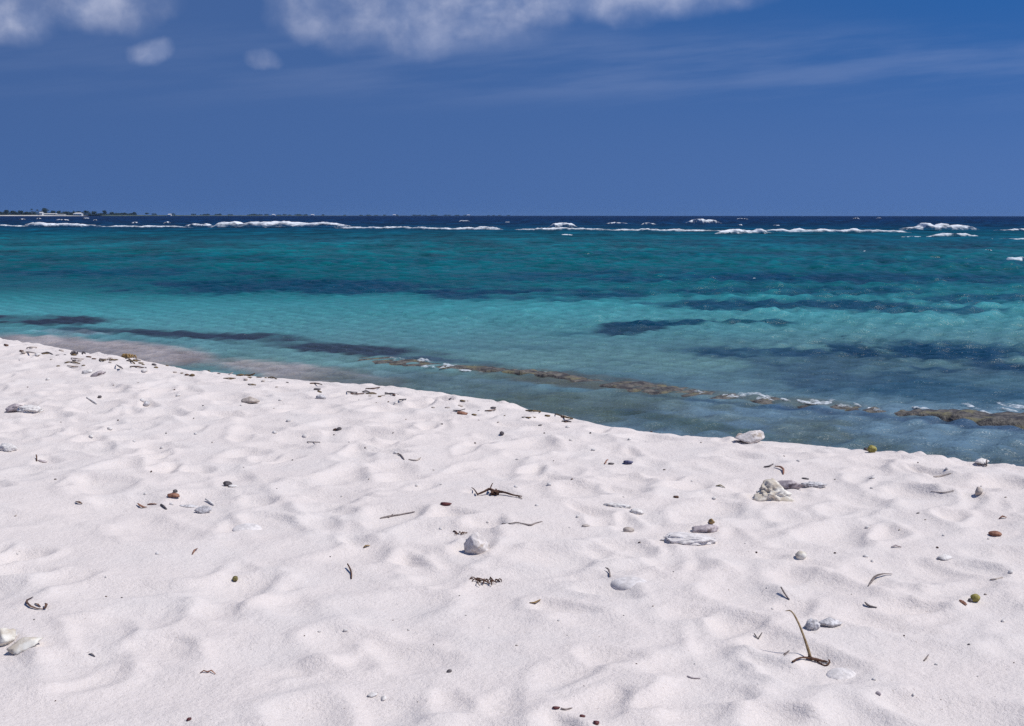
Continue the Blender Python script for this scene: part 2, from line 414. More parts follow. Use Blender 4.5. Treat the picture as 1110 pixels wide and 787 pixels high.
M_SHORE = simple('far_beach', (0.50, 0.46, 0.40), (0.62, 0.58, 0.52), 0.05, 0.9, 0.1, 0.1)
M_LEAF = simple('far_foliage', (0.012, 0.024, 0.020), (0.032, 0.052, 0.034), 0.4, 0.8, 0.1, 0.1, coord='Object')
M_BARK = simple('far_bark', (0.10, 0.08, 0.06), (0.18, 0.15, 0.12), 2, 0.9, 0.2, 0.05)
M_WALL = simple('pale_render', (0.50, 0.46, 0.42), (0.60, 0.56, 0.52), 0.5, 0.8, 0.1, 0.02)
M_WWALL = simple('white_render', (0.70, 0.70, 0.69), (0.78, 0.78, 0.77), 0.5, 0.8, 0.1, 0.02)
M_ROOF = simple('pale_roof', (0.55, 0.54, 0.53), (0.66, 0.65, 0.64), 1.0, 0.7, 0.1, 0.02)
M_GLASS = simple('dark_window', (0.02, 0.025, 0.03), (0.04, 0.05, 0.06), 1.0, 0.2, 0.0, 0.01)

# ------------------------------------------------------------------ ground sheet: beach, slope and sea bed out to the horizon
rad = np.concatenate([np.geomspace(0.12, 3.0, 26)[:-1], np.geomspace(3.0, 20.0, 640)[:-1], np.geomspace(20, 70, 60)[:-1], np.geomspace(70, 14000, 40)])
X, Y, nr, na = polar(rad, 1120, 60)
Vb = np.stack([X, Y, ground(X, Y)], -1).reshape(-1, 3)
beach = link('beach', grid_mesh('beach', Vb, nr, na, wrap=True), M_SAND)
tag(beach, 'white coral sand beach, trampled and soft', 'beach', kind='structure')

# ------------------------------------------------------------------ sea
rad = np.concatenate([np.geomspace(4.0, 11.5, 10)[:-1], np.geomspace(11.5, 320, 1300)[:-1], np.geomspace(320, 14000, 60)])
X, Y, nr, na = polar(rad, 1020, 60)
s = shore_s(X, Y); r = np.hypot(X, Y)
Z = np.zeros_like(X); Zf = np.zeros_like(X); Zq = np.zeros_like(X)
rw = np.random.default_rng(5)
step = r * 0.0027
gust = 0.6 + 0.8 * vnoise(X / 9.0, Y / 6.0, 71)
for lam, amp in [(0.35, .0075), (0.5, .011), (0.7, .016), (0.95, .022), (1.3, .024), (1.9, .024), (2.7, .020), (3.9, .013), (5.5, .010)]:
    for _ in range(3):
        th = rw.normal(-0.12, 0.60); kx, ky = math.sin(th), math.cos(th)
        l = lam * rw.uniform(.85, 1.2); ph = rw.uniform(0, 6.28)
        bend = 1.1 * fbm(X / (lam * 4), Y / (lam * 4), int(lam * 100) + _, 2)
        ok = sst(l / step, 2.5, 5.0)
        calm = 1.0 if lam < 0.6 else sst(s, 6.0 + lam * 3, 12.0 + lam * 16)
        near = 1.0
        wv = np.sin(2 * math.pi * (X * kx + Y * ky) / l + ph + bend * 4.0)
        hgt = amp * 0.5 * ok * calm * near * gust
        Z += hgt * (wv + 0.3 * wv * np.abs(wv)); Zf += hgt / lam ** .7 * wv; Zq += (hgt / lam ** .7) ** 2
Z *= 1.45
# body colour, read off the place: depth grows away from the shore, sea grass and rock lie in patches; wave and ledge shade painted in
px, py = project(X, Y, np.zeros_like(X))
py0 = py - (px - 555) * 0.001
nz1 = fbm(X / 7.0, Y / 7.0, 31, 4); nz2 = fbm(X / 1.6, Y / 2.6, 37, 4)
scale_n = sst(r, 20, 60)
nz3 = fbm(X / 2.0, Y / 4.5, 41, 4)
nz_px = 0.62 * nz1 * scale_n + 0.75 * nz3 * scale_n + nz2 * (1 - scale_n)
STOPS = [(233.6, (6, 40, 84)), (237, (2, 46, 90)), (241, (0, 52, 92)), (246, (0, 64, 98)), (252, (0, 84, 106)), (258, (0, 98, 112)), (272, (0, 106, 114)),
         (290, (4, 102, 112)), (305, (10, 100, 112)), (319, (36, 130, 136)), (332, (72, 160, 166)), (350, (92, 166, 172)), (370, (102, 154, 160)),
         (392, (114, 156, 156)), (412, (116, 154, 158)), (445, (120, 150, 166)), (520, (116, 146, 164))]
sy = [a for a, _ in STOPS]; L = np.array([lin(*c)[:3] for _, c in STOPS])
pyw = py0 + nz_px * 4 * sst(py0, 250, 300)
col = np.stack([np.interp(pyw, sy, L[:, k]) for k in range(3)], -1)
nzs = fbm(X / 2.4, Y / 3.5, 91, 4); nzt = fbm(X / 0.8, Y / 1.5, 93, 3)
stk = np.clip(1.05 + 1.15 * nzs * sst(r, 14, 34) + .9 * nzt, .12, 1.0)
stk2 = sst(fbm(X / 1.3, Y / 1.9, 95, 4), .02, .30)
def patch(cx, cy, a, b, strength, rgb, slope=0.0, rag=0.55, hard=0.5, mask=None):
    global col
    X_ = (px - cx) / a; Y_ = (py0 - cy - slope * (px - cx)) / b
    e = np.sqrt(X_ ** 2 + Y_ ** 2) + rag * nz_px
    m = (sst(-e, -1.0, -hard) * strength * (mask if mask is not None else stk if rgb[0] < 100 else 1.0))[..., None]
    col = col * (1 - m) + np.array(lin(*rgb)[:3]) * m
DK, DK2 = (6, 62, 92), (10, 70, 98)
patch(1000, 262, 330, 9, .35, (8, 70, 105)); patch(300, 258, 200, 5, .35, (6, 78, 104))
patch(760, 276, 300, 5, .4, DK2); patch(160, 280, 260, 6, .35, DK2); patch(420, 284, 200, 4, .35, DK2); patch(1010, 285, 200, 5, .35, DK2)
patch(120, 296, 200, 7, .65, DK); patch(320, 312, 300, 11, .85, DK, .008); patch(590, 320, 190, 8, .85, DK); patch(700, 300, 260, 7, .7, DK2); patch(930, 302, 260, 8, .75, DK)
patch(900, 316, 190, 8, .75, DK2); patch(860, 330, 210, 8, .9, DK); patch(1060, 324, 140, 8, .8, DK2); patch(1000, 336, 130, 4, .8, DK2)
patch(676, 357, 46, 7.5, .95, (38, 72, 94), -.07, .85); patch(738, 349.5, 66, 3.6, .95, (12, 72, 98), -.03, .8); patch(815, 349.5, 48, 3.2, .9, (6, 76, 98), .02, .8); patch(610, 362, 40, 3, .6, (50, 105, 122))
patch(900, 420, 380, 20, .5, (74, 104, 122), .04); patch(960, 398, 330, 26, .8, (66, 96, 116), .03, .8); patch(960, 388, 330, 24, .9, (16, 64, 94), .03, .5, mask=stk2); patch(1000, 420, 260, 16, .45, (34, 74, 100), .04, .5, mask=stk2); patch(830, 382, 130, 7, .75, (26, 72, 102)); patch(1080, 420, 160, 24, .55, (50, 96, 118)); patch(1060, 380, 140, 12, .5, (20, 78, 106))
patch(40, 347.5, 140, 6.5, .97, (52, 57, 72), .03, .6, mask=np.clip(stk + .3, .5, 1)); patch(200, 363, 170, 6.5, .95, (54, 60, 76), .045, .6, mask=np.clip(stk + .3, .5, 1)); patch(370, 379, 150, 7, .95, (56, 64, 78), .06, .65, mask=np.clip(stk + .3, .5, 1))
patch(470, 390, 80, 5, .8, (58, 72, 94), .07, .6); patch(560, 377, 120, 5, .35, (70, 112, 128))
patch(90, 380, 210, 16, .9, (198, 184, 182), .07, .35); patch(310, 402, 130, 13, .85, (186, 176, 174), .11, .4); patch(80, 361, 60, 3, .4, (150, 160, 170), .03)
patch(450, 412, 130, 12, .45, (120, 142, 150), .1)
patch(560, 432, 190, 12, .55, (92, 112, 104), .1, .6); patch(760, 462, 150, 9, .7, (84, 108, 100), .13, .6); patch(930, 482, 130, 8, .5, (80, 104, 104), .1, .6)
patch(600, 408, 190, 8, .75, (92, 96, 88), .10, .6); patch(830, 432, 260, 7, .7, (104, 110, 98), .085, .6)
patch(980, 453, 220, 5, .7, (44, 72, 112), .09, .4); patch(780, 436, 130, 3, .6, (52, 84, 112), .1, .4)  # shade and blue reflection along the ledge front, painted into the water colour
near_m = sst(-s, -8.5, -6.5)[..., None]
mot = fbm(X / 0.55, Y / 0.9, 51, 4)[..., None]
col = col * (1 + .45 * mot * near_m)
weedy = sst(fbm(X / 0.9, Y / 1.3, 57, 4), .02, .35)[..., None] * near_m * .52 * sst(X, -6, 0)[..., None]
col = col * (1 - weedy) + np.array(lin(100, 112, 94)[:3]) * weedy
far_m = (sst(s, 9, 14) * sst(-py0, -330, -262))[..., None]
col = col * (1 + far_m * (.50 * fbm(X / 2.6, Y / 7.0, 61, 3) + .38 * fbm(X / 0.9, Y / 2.0, 63, 3))[..., None])  # light and dark of far wavelets, painted into the colour as noise streaks
mid_m = sst(s, 9, 14)[..., None] * (1 - far_m)
crest = np.clip(Zf / np.sqrt(Zq * .5 + 1e-9), -2.2, 2.2) * sst(r, 11, 14)       # light on thin crests and shade in troughs, painted into the water colour
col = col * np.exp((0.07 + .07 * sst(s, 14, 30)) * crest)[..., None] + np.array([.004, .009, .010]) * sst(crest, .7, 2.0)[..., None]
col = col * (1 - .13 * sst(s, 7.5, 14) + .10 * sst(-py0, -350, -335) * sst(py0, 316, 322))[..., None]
col[..., 0] *= 1 - .35 * sst(-py0, -318, -300)
big_m = sst(r, 60, 120)[..., None]
col = col * (1 + big_m * .55 * fbm(X / 5.0, Y / 20.0, 73, 4)[..., None])  # broader light and dark wave streaks, also painted into the distant water
col = col * (1 + mid_m * .16 * fbm(X / 1.2, Y / 2.2, 67, 4)[..., None])
GAIN = 1.5
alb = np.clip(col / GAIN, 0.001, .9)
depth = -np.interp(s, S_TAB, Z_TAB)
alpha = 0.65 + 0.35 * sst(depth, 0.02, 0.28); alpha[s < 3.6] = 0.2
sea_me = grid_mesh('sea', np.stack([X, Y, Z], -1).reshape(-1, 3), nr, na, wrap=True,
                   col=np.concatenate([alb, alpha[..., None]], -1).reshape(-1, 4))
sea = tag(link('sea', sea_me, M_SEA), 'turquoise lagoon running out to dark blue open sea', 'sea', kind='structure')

# ------------------------------------------------------------------ rock ledge along the shore, surge foam on it
LEDGE = [(-90, 335, -.06), (0, 345.5, -.05), (90, 352, -.045), (180, 361, -.03), (260, 369, -.035), (330, 378, -.04), (384, 386, -.02), (420, 391, .015), (455, 395, .04), (500, 399, .055), (545, 402.5, .06), (600, 408, .06), (660, 415, .05), (740, 425.5, .04),
         (850, 435.5, .03), (930, 443, .035), (1000, 448.5, .06), (1050, 453, .09), (1110, 458.5, .115), (1200, 468, .12), (1330, 482, .09), (1400, 490, -.05)]
LP = np.array([at_z(a, b, 0.0)[:2] for a, b, _ in LEDGE]); LH = np.array([h for *_, h in LEDGE])
cum_l = np.concatenate([[0], np.cumsum(np.hypot(*np.diff(LP, axis=0).T))])
def ledge_pt(tl):
    return np.interp(tl, cum_l, LP[:, 0]), np.interp(tl, cum_l, LP[:, 1]), np.interp(tl, cum_l, LH)
def ledge_nrm(tl):
    x0, y0, _ = ledge_pt(tl - .3); x1, y1, _ = ledge_pt(tl + .3)
    d = np.stack([x1 - x0, y1 - y0], -1); d = d / np.maximum(np.linalg.norm(d, axis=-1, keepdims=True), 1e-6)
    n = np.stack([-d[..., 1], d[..., 0]], -1); return n * np.where(n[..., 1:] < 0, -1, 1)
nl, nw = 1000, 34
TL, WL = np.meshgrid(np.linspace(0, cum_l[-1], nl), np.linspace(-0.5, 0.75, nw), indexing='ij')
lx, ly, lh = ledge_pt(TL); ln = ledge_nrm(TL)
wob = 0.16 * fbm(TL / 1.1, TL * 0, 81, 3)
ww = WL * (0.75 + 1.0 * vnoise(TL / 1.3, TL * 0 + 2, 85))
prof = sst(WL, -0.5, -0.18) * sst(-WL, -0.75, -0.15)
lz = -0.30 + prof * (0.27 + lh + 0.058 * fbm(lx / .50, ly / .50, 83, 4) + 0.03 * fbm(lx / .12, ly / .12, 87, 3))
Vl = np.stack([lx + ln[..., 0] * (ww + wob), ly + ln[..., 1] * (ww + wob), lz], -1).reshape(-1, 3)
tag(link('rock_ledge', grid_mesh('rock_ledge', Vl, nl, nw), M_LEDGE), 'low brown and olive beach rock ledge awash just off the sand', 'rock ledge')

def foam_ridge(xs, ys, hs, wd, seed, z0=-0.03, nseg=None, nr_=9, rough=0.5, fine=1.0):
    """lumpy long mound of white water; xs, ys, hs sampled along it, wd = half depth"""
    n = len(xs); th = np.linspace(0, math.pi, nr_)
    T, A = np.meshgrid(np.arange(n), th, indexing='ij')
    hs = np.asarray(hs)[:, None]; wd = np.asarray(wd)[:, None] if np.ndim(wd) else wd
    nz = 1 + rough * fbm(np.asarray(xs)[:, None] * fine + 0 * A, A * 1.6 + seed, seed, 4)
    z = z0 + np.sin(A) ** 0.8 * hs * nz
    off = -np.cos(A) * wd * (1 + 0.4 * fbm(np.asarray(xs)[:, None] * fine * .7 + 0 * A, A + seed * 3.1, seed + 5, 3)) * np.clip(hs / max(hs.max(), 1e-6), .12, 1)
    tone = (np.sin(A) ** 1.2 * np.clip(hs / max(hs.max(), 1e-6) * 1.3, 0, 1)).reshape(-1)
    return np.stack([np.asarray(xs)[:, None] + 0 * A, np.asarray(ys)[:, None] + off, z], -1).reshape(-1, 3), n, nr_, tone

# one sheet of surge foam patches caught along the ledge (nobody could count them)
fm_b = MB(); fm_t = []
def ledge_foam(px0, px1, off, h, seed, wdt=.14, dens=.5):
    wdt *= 1.7
    i0, i1 = np.interp([px0, px1], [a for a, *_ in LEDGE], cum_l)
    tl = np.linspace(i0, i1, max(24, int((i1 - i0) / .035)))
    x_, y_, _h = ledge_pt(tl); n_ = ledge_nrm(tl)
    env = sst(np.linspace(0, 1, len(tl)), 0, .15) * sst(-np.linspace(0, 1, len(tl)), -1, -.85)
    br = sst(vnoise(tl * 1.9, tl * 0 + seed, seed), 1 - dens - .18, 1 - dens + .18) * (.25 + .75 * sst(vnoise(tl * 8.0, tl * 0 + seed, seed + 4), .25, .6))
    hh = np.maximum(0.52 * h * env * br * (0.7 + 0.6 * vnoise(tl * 6, tl * 0, seed + 2)), 0.0)
    o_ = off + .10 * fbm(tl * .9, tl * 0, seed + 9, 2)
    v_, a_, b_, tn_ = foam_ridge(x_ + n_[:, 0] * o_, y_ + n_[:, 1] * o_, hh, wdt, seed, z0=-0.012, rough=.9, fine=9)
    q = [(i * b_ + j, i * b_ + j + 1, (i + 1) * b_ + j + 1, (i + 1) * b_ + j) for i in range(a_ - 1) for j in range(b_ - 1) if max(hh[i], hh[i + 1]) > .008]
    fm_b.add(v_, q); fm_t.extend(tn_.tolist())
for k_ in range(5): ledge_foam(400 + k_ * 150, 520 + k_ * 170, .15 + .05 * k_, .045, 150 + k_, .30, .55)
ledge_foam(408, 470, .25, .09, 101, .22, .7); ledge_foam(462, 506, -.25, .08, 103, .16, .9); ledge_foam(505, 540, -.3, .05, 104, .10, .6)
ledge_foam(560, 740, .35, .04, 105, .10, .35); ledge_foam(720, 960, .2, .06, 107, .16, .55); ledge_foam(730, 1010, .12, .05, 115, .2, .85); ledge_foam(840, 900, .1, .07, 108, .16, .8)
ledge_foam(940, 1010, .3, .07, 109, .18, .7); ledge_foam(1000, 1330, .85, .09, 111, .26, .9); ledge_foam(1040, 1200, 1.15, .08, 112, .22, .6)
def set_tone(me, tone):
    at = me.color_attributes.new('tone', 'FLOAT_COLOR', 'POINT')
    at.data.foreach_set('color', np.repeat(np.asarray(tone, np.float32)[:, None], 4, 1).ravel())
sf = fm_b.build('surge_foam', M_SPLASH); set_tone(sf.data, fm_t)
tag(sf, 'broken white foam surging over the low rock ledge', 'foam', kind='stuff')

# ------------------------------------------------------------------ breakers on the outer reef and whitecaps
def breaker(px0, px1, pyb0, pyb1, hpx, label, seed, group=None, cat='breaking wave', rough=.55, peak=.5, name='breaking_wave', lumps=.4):
    n = max(16, int((px1 - px0) * 1.6))
    f = np.linspace(0, 1, n)
    P_ = np.array([at_z(px0 + (px1 - px0) * q, pyb0 + (pyb1 - pyb0) * q + 0.35 * float(fbm(np.array(q * 5.0), np.array(seed * 1.0), seed, 2)))[:2] for q in f])
    mid = P_[n // 2, 1]; H = (0.82 if mid > 150 else 0.6) * hpx * mid / F_PX
    rl, rr_ = min(peak * .55 + .02, 26 / (px1 - px0)), min((1 - peak) * .55, 26 / (px1 - px0))
    env = np.minimum(sst(f, 0, rl), sst(-f, -1, -1 + rr_)) * (1 - .45 * np.clip(np.abs(f - peak) / max(peak, 1 - peak), 0, 1))
    env = env ** .6 * (1 - lumps + lumps * 1.6 * vnoise(f * n / 14.0, f * 0, seed + 3))
    v_, a_, b_, tn_ = foam_ridge(P_[:, 0], P_[:, 1], H * np.maximum(env, .0) + .22 * sst(env, 0, .12), max(H * 4.0, .5), seed, z0=-.25, rough=rough * .3, fine=.9 / max(H, .3))
    o = link(name, grid_mesh(name, v_, a_, b_), M_FOAM if mid > 150 else M_FLECK); set_tone(o.data, tn_)
    return tag(o, label, cat, group)
G = 'breakers along the outer reef'
breaker(-40, 36, 245.4, 245.4, 2.0, 'thin white breaker at the left end of the reef line, under the houses', 1, G)
breaker(27, 120, 245.6, 246.0, 5.4, 'white breaker with a tall left head, below the far wooded shore', 2, G, peak=.12, lumps=.25)
breaker(100, 214, 246, 246.4, 2.2, 'low white breaker stretched between two taller breakers below the fading treeline', 3, G, lumps=.3)
breaker(200, 232, 245.2, 245.6, 4.6, 'short ragged breaker just left of the longest tall breaker', 4, G)
breaker(222, 388, 246.6, 246.9, 8.0, 'longest tall white breaker on the reef, thick and even topped', 5, G, lumps=.25, peak=.4)
breaker(360, 552, 247.4, 249.2, 3.2, 'thin breaker tailing off to the right of the tallest long breaker', 6, G)
breaker(496, 548, 249.0, 249.4, 4.4, 'bright short breaker at the right end of the thin tail', 7, G)
breaker(550, 672, 249.3, 249.7, 3.2, 'flat breaker in mid reef carrying a raised plume behind it', 8, G, lumps=.3)
breaker(592, 628, 246.2, 246.2, 5.2, 'raised plume of spray standing behind the flat mid reef breaker', 9, G)
breaker(655, 800, 250.2, 251.2, 3.4, 'long low breaker under the isolated rolling crest', 10, G, lumps=.3)
breaker(772, 842, 253.6, 252.6, 6.2, 'humped breaker bulging forward of the long low line', 11, G)
breaker(812, 992, 251.2, 252.4, 4.8, 'long breaker leading up to the widest surf on the right', 12, G, lumps=.35)
breaker(968, 1064, 250.4, 249.4, 8.6, 'widest and tallest surf crest toward the right end of the reef', 13, G, lumps=.4, peak=.35)
breaker(1000, 1066, 256.6, 256.2, 4.2, 'trailing bank of foam in front of the widest surf crest', 14, G)
breaker(974, 1004, 257.0, 257.0, 1.8, 'thin foam dash low in front of the widest surf crest', 15, G)
breaker(1072, 1150, 250.0, 250.0, 2.8, 'small breaker on the far right beyond the widest surf', 16, G)
breaker(1066, 1150, 258.8, 261.0, 3.0, 'lower thin breaker sloping off the right side of the view', 17, G)
breaker(1090, 1150, 282.5, 284.0, 8.0, 'white wave breaking alone inside the lagoon on the far right', 18, G, peak=.2)
breaker(740, 784, 242.6, 242.6, 6.4, 'isolated rolling crest breaking beyond the main reef line', 19, G, lumps=.25)
breaker(694, 713, 243.6, 243.6, 2.6, 'small short crest left of the isolated rolling crest', 20, G)
breaker(656, 682, 242.2, 242.2, 1.8, 'faint broken crest farthest left of the isolated rolling crest', 21, G)
GW = 'small whitecaps on the sea'
LW = 'tiny white fleck of a breaking whitecap scattered on the blue water'
for k, (a, b_, yy_, h) in enumerate([(60, 75, 238.8, 2.0), (88, 98, 237.2, 1.8), (21, 28, 238, 1.4), (40, 45, 237.4, 1.4), (142, 151, 242.2, 1.8), (177, 185, 242.0, 1.8), (497, 510, 240, 2.0),
                                    (430, 444, 260.4, 1.6), (606, 622, 255.2, 2.0), (799, 805, 244.4, 1.5), (798, 812, 237.5, 1.2), (838, 846, 244.5, 1.2), (924, 932, 237.2, 1.3), (950, 956, 236.8, 1.2), (547, 553, 241, 1.3),
                                    (101, 105, 239, 1.2), (1066, 1077, 271.4, 3.0), (812, 832, 301.2, 1.6), (843, 870, 301.6, 2.4), (900, 950, 272, 1.0), (755, 775, 270, 1.0), (1024, 1034, 270.2, 1.3)]):
    breaker(a, b_, yy_, yy_, h, LW, 40 + k, GW, 'whitecap', name='whitecap')

# ------------------------------------------------------------------ the far shore
FAR = 3000.0
def far_x(px_, Y_): return (px_ - CX) / F_PX * Y_
def shore_strip(name, pts, label, cat, m, depth=140.0):
    """low land with a sloping front; pts = (px, height) at distance Y"""
    rows = []
    for (X_, Y_, h) in pts:
        rows.append([(X_, Y_ - 14, -.4), (X_, Y_ - 4, h * .55), (X_, Y_ + 6, h), (X_ , Y_ + depth, h * 1.2), (X_, Y_ + depth + 30, -.5)])
    V_ = np.array(rows).reshape(-1, 3)
    return tag(link(name, grid_mesh(name, V_, len(rows), 5), m), label, cat, kind='structure')
rr = random.Random(3)
land_pts = [(far_x(p, FAR + max(0, p - 90) * 9), FAR + max(0, p - 90) * 9, max(.2, 2.2 * (1 - max(0, p - 90) / 560.0)) + rr.uniform(-.2, .2)) for p in range(-260, 621, 10)]
shore_strip('land', land_pts, 'low green island shore along the horizon', 'land', M_LAND)
rows = []
for p in range(-260, 101, 6):
    Xf = far_x(p, FAR - 10); tpr = min(1, max(0, (100 - p) / 40.0))
    rows.append([(Xf, FAR - 30, -.4), (Xf, FAR - 20, .7 * tpr + .02 * rr.random()), (Xf, FAR - 9, 1.9 * tpr + .3 * rr.random())])
tag(link('far_shore', grid_mesh('far_shore', np.array(rows).reshape(-1, 3), len(rows), 3), M_SHORE), 'thin pale beach under the trees of the far shore', 'beach', kind='structure')

def leaf_cloud(mb, c, rx, ry, rz, n, size, rnd):
    for _ in range(n):
        while True:
            p = Vector((rnd.uniform(-1, 1), rnd.uniform(-1, 1), rnd.uniform(-1, 1)))
            if 0.15 < p.length < 1: break
        q = Vector((c[0] + p.x * rx, c[1] + p.y * ry, c[2] + p.z * rz))
        a = Vector((rnd.gauss(0, 1), rnd.gauss(0, 1), rnd.gauss(0, 1))).normalized(); b = a.orthogonal().normalized()
        a *= size * rnd.uniform(.6, 1.3); b *= size * rnd.uniform(.5, 1.1)
        mb.add([q - a, q + b * .8, q + a, q - b * .8], [(0, 1, 2, 3)])
# continuous wood behind the single trees
wd_ = MB()
for k in range(210):
    p = rr.uniform(-250, 135) if k < 150 else rr.uniform(120, 560)
    Yk = FAR + 20 + rr.uniform(0, 70) + max(0, p - 90) * 9
    hk = rr.uniform(6.0, 10.0) if p < 100 else rr.uniform(4.0, 7.5) * max(.55, 1 - (p - 100) / 700)
    leaf_cloud(wd_, (far_x(p, Yk), Yk, 1.6 + hk * .45), rr.uniform(7, 13), 6, hk * .62, 70, 1.7, rr)
tag(wd_.build('wood', M_LEAF, smooth=False), 'low dark belt of scrub and trees on the far shore', 'woodland', kind='stuff')
def far_tree(px_, hm, wm, label, palm=False, Y_=FAR + 12, group=None):
    x_ = far_x(px_, Y_); root = bpy.data.objects.new('palm_tree' if palm else 'shore_tree', None); C.objects.link(root)
    root.location = (x_, Y_, 1.4); tag(root, label, 'tree', group)
    tb = MB(); lean = rr.uniform(-.8, .8)
    tb.tube([(0, 0, -.6), (lean * .3, 0, hm * .45), (lean, 0, hm * .86)], [.45, .3, .2], 6)
    tb.build('trunk', M_BARK, root)
    cb = MB()
    if palm:
        for k in range(15):
            a = k / 15 * 6.28 + rr.uniform(-.2, .2); L_ = wm * rr.uniform(.42, .58); up_ = rr.uniform(.15, .8)
            pts = [Vector((lean + math.cos(a) * L_ * q, math.sin(a) * L_ * q, hm * .86 + L_ * (up_ * q - .95 * q * q))) for q in (0, .35, .7, 1)]
            for i in range(3):
                side_ = Vector((-math.sin(a), math.cos(a), 0)) * .55 * (1 - i * .25)
                cb.add([pts[i] - side_, pts[i] + side_ + Vector((0, 0, .1)), pts[i + 1] + side_ * .7, pts[i + 1] - side_ * .7], [(0, 1, 2, 3)])
        leaf_cloud(cb, (lean, 0, hm * .86), wm * .25, wm * .25, wm * .16, 40, .8, rr)
    else:
        for k in range(6):
            leaf_cloud(cb, (rr.uniform(-.3, .3) * wm + lean, rr.uniform(-.3, .3) * wm, hm * rr.uniform(.5, .82)), wm * .32, wm * .3, hm * .2, 70, 1.1, rr)
    cb.build('crown', M_LEAF, root, smooth=False)
far_tree(52, 18.5, 18, 'tallest bushy tree on the far shore, rising right behind the pale long house')
far_tree(38.5, 17, 9, 'tall slim palm just left of the pale long house on the far shore', True)
far_tree(44.5, 15, 9, 'slightly shorter palm beside the white gable end on the far shore', True)
GT = 'small trees on the far shore'
LT = 'small rounded tree in the dark row along the far shore'
for p, h, wv in [(3, 10, 14), (11, 13, 12), (17, 11, 16), (25, 12, 14), (32, 9, 12), (61, 12, 10), (67, 12.5, 9), (74, 9, 12), (81, 8, 9), (97, 12, 12), (106, 11, 14), (116, 13, 12), (124, 9, 14), (136, 8, 16), (148, 9.5, 12), (162, 8, 12), (-14, 12, 14), (-30, 11, 14)]:
    far_tree(p, h, wv, LT, group=GT, Y_=FAR + 14 + max(0, p - 90) * 9)
def house(px0, px1, h, roof_h, wm, label, Y_=FAR - 2, gable=True, windows=4, z=1.2, group=None, detail=True):
    x0, x1 = far_x(px0, Y_), far_x(px1, Y_); wv = (x1 - x0) / 2; dv = max(5.0, wv * .6)
    root = bpy.data.objects.new('beach_house', None); C.objects.link(root); root.location = ((x0 + x1) / 2, Y_ + dv, z)
    tag(root, label, 'house', group)
    b = MB(); b.add([(-wv, -dv, -2), (wv, -dv, -2), (wv, dv, -2), (-wv, dv, -2), (-wv, -dv, h), (wv, -dv, h), (wv, dv, h), (-wv, dv, h)],
                    [(0, 1, 5, 4), (1, 2, 6, 5), (2, 3, 7, 6), (3, 0, 4, 7), (4, 5, 6, 7)])
    b.build('wall', wm, root, False)
    b = MB(); e = .6
    b.add([(-wv - e, -dv - e, h + .05), (wv + e, -dv - e, h + .05), (wv + e, dv + e, h + .05), (-wv - e, dv + e, h + .05), (-wv * (1 if gable else .55), 0, h + roof_h), (wv * (1 if gable else .55), 0, h + roof_h)],
          [(0, 1, 5, 4), (2, 3, 4, 5), (1, 2, 5), (3, 0, 4), (3, 2, 1, 0)])
    b.build('roof', M_ROOF, root, False)
    if detail:
        for k in range(windows):
            cx_ = -wv + (k + .5) * 2 * wv / windows
            b = MB(); b.add([(cx_ - .7, -dv - .12, h * .35), (cx_ + .7, -dv - .12, h * .35), (cx_ + .7, -dv - .12, h * .8), (cx_ - .7, -dv - .12, h * .8),
                             (cx_ - .7, -dv + .1, h * .35), (cx_ + .7, -dv + .1, h * .35), (cx_ + .7, -dv + .1, h * .8), (cx_ - .7, -dv + .1, h * .8)],
                            [(0, 1, 2, 3), (1, 5, 6, 2), (4, 0, 3, 7), (3, 2, 6, 7), (0, 4, 5, 1)])
            b.build('window', M_GLASS, root, False)
house(47.3, 63.5, 3.4, 1.6, M_WALL, 'long low sand coloured house below the tallest tree', gable=True, windows=7)
house(46.0, 49.2, 6.2, 2.2, M_WWALL, 'narrow white gabled house at the left end of the long low house', Y_=FAR - 12, windows=2)
house(82.5, 91.5, 4.2, 2.8, M_WWALL, 'white house with a pale hipped roof standing apart on the far shore', gable=False, windows=4)
house(64, 73, 2.4, .9, M_WALL, 'low pale shed line to the right of the long sand coloured house', windows=3)
for p in (186, 298, 340, 428, 508):
    Yp = FAR + (p - 90) * 9 - 20
    house(p - 1.6, p + 1.6, 3.6, 2.4, M_WWALL, 'tiny white building on the faint distant part of the far shore', Y_=Yp, windows=1, z=.4, group='tiny white buildings far off', detail=False)

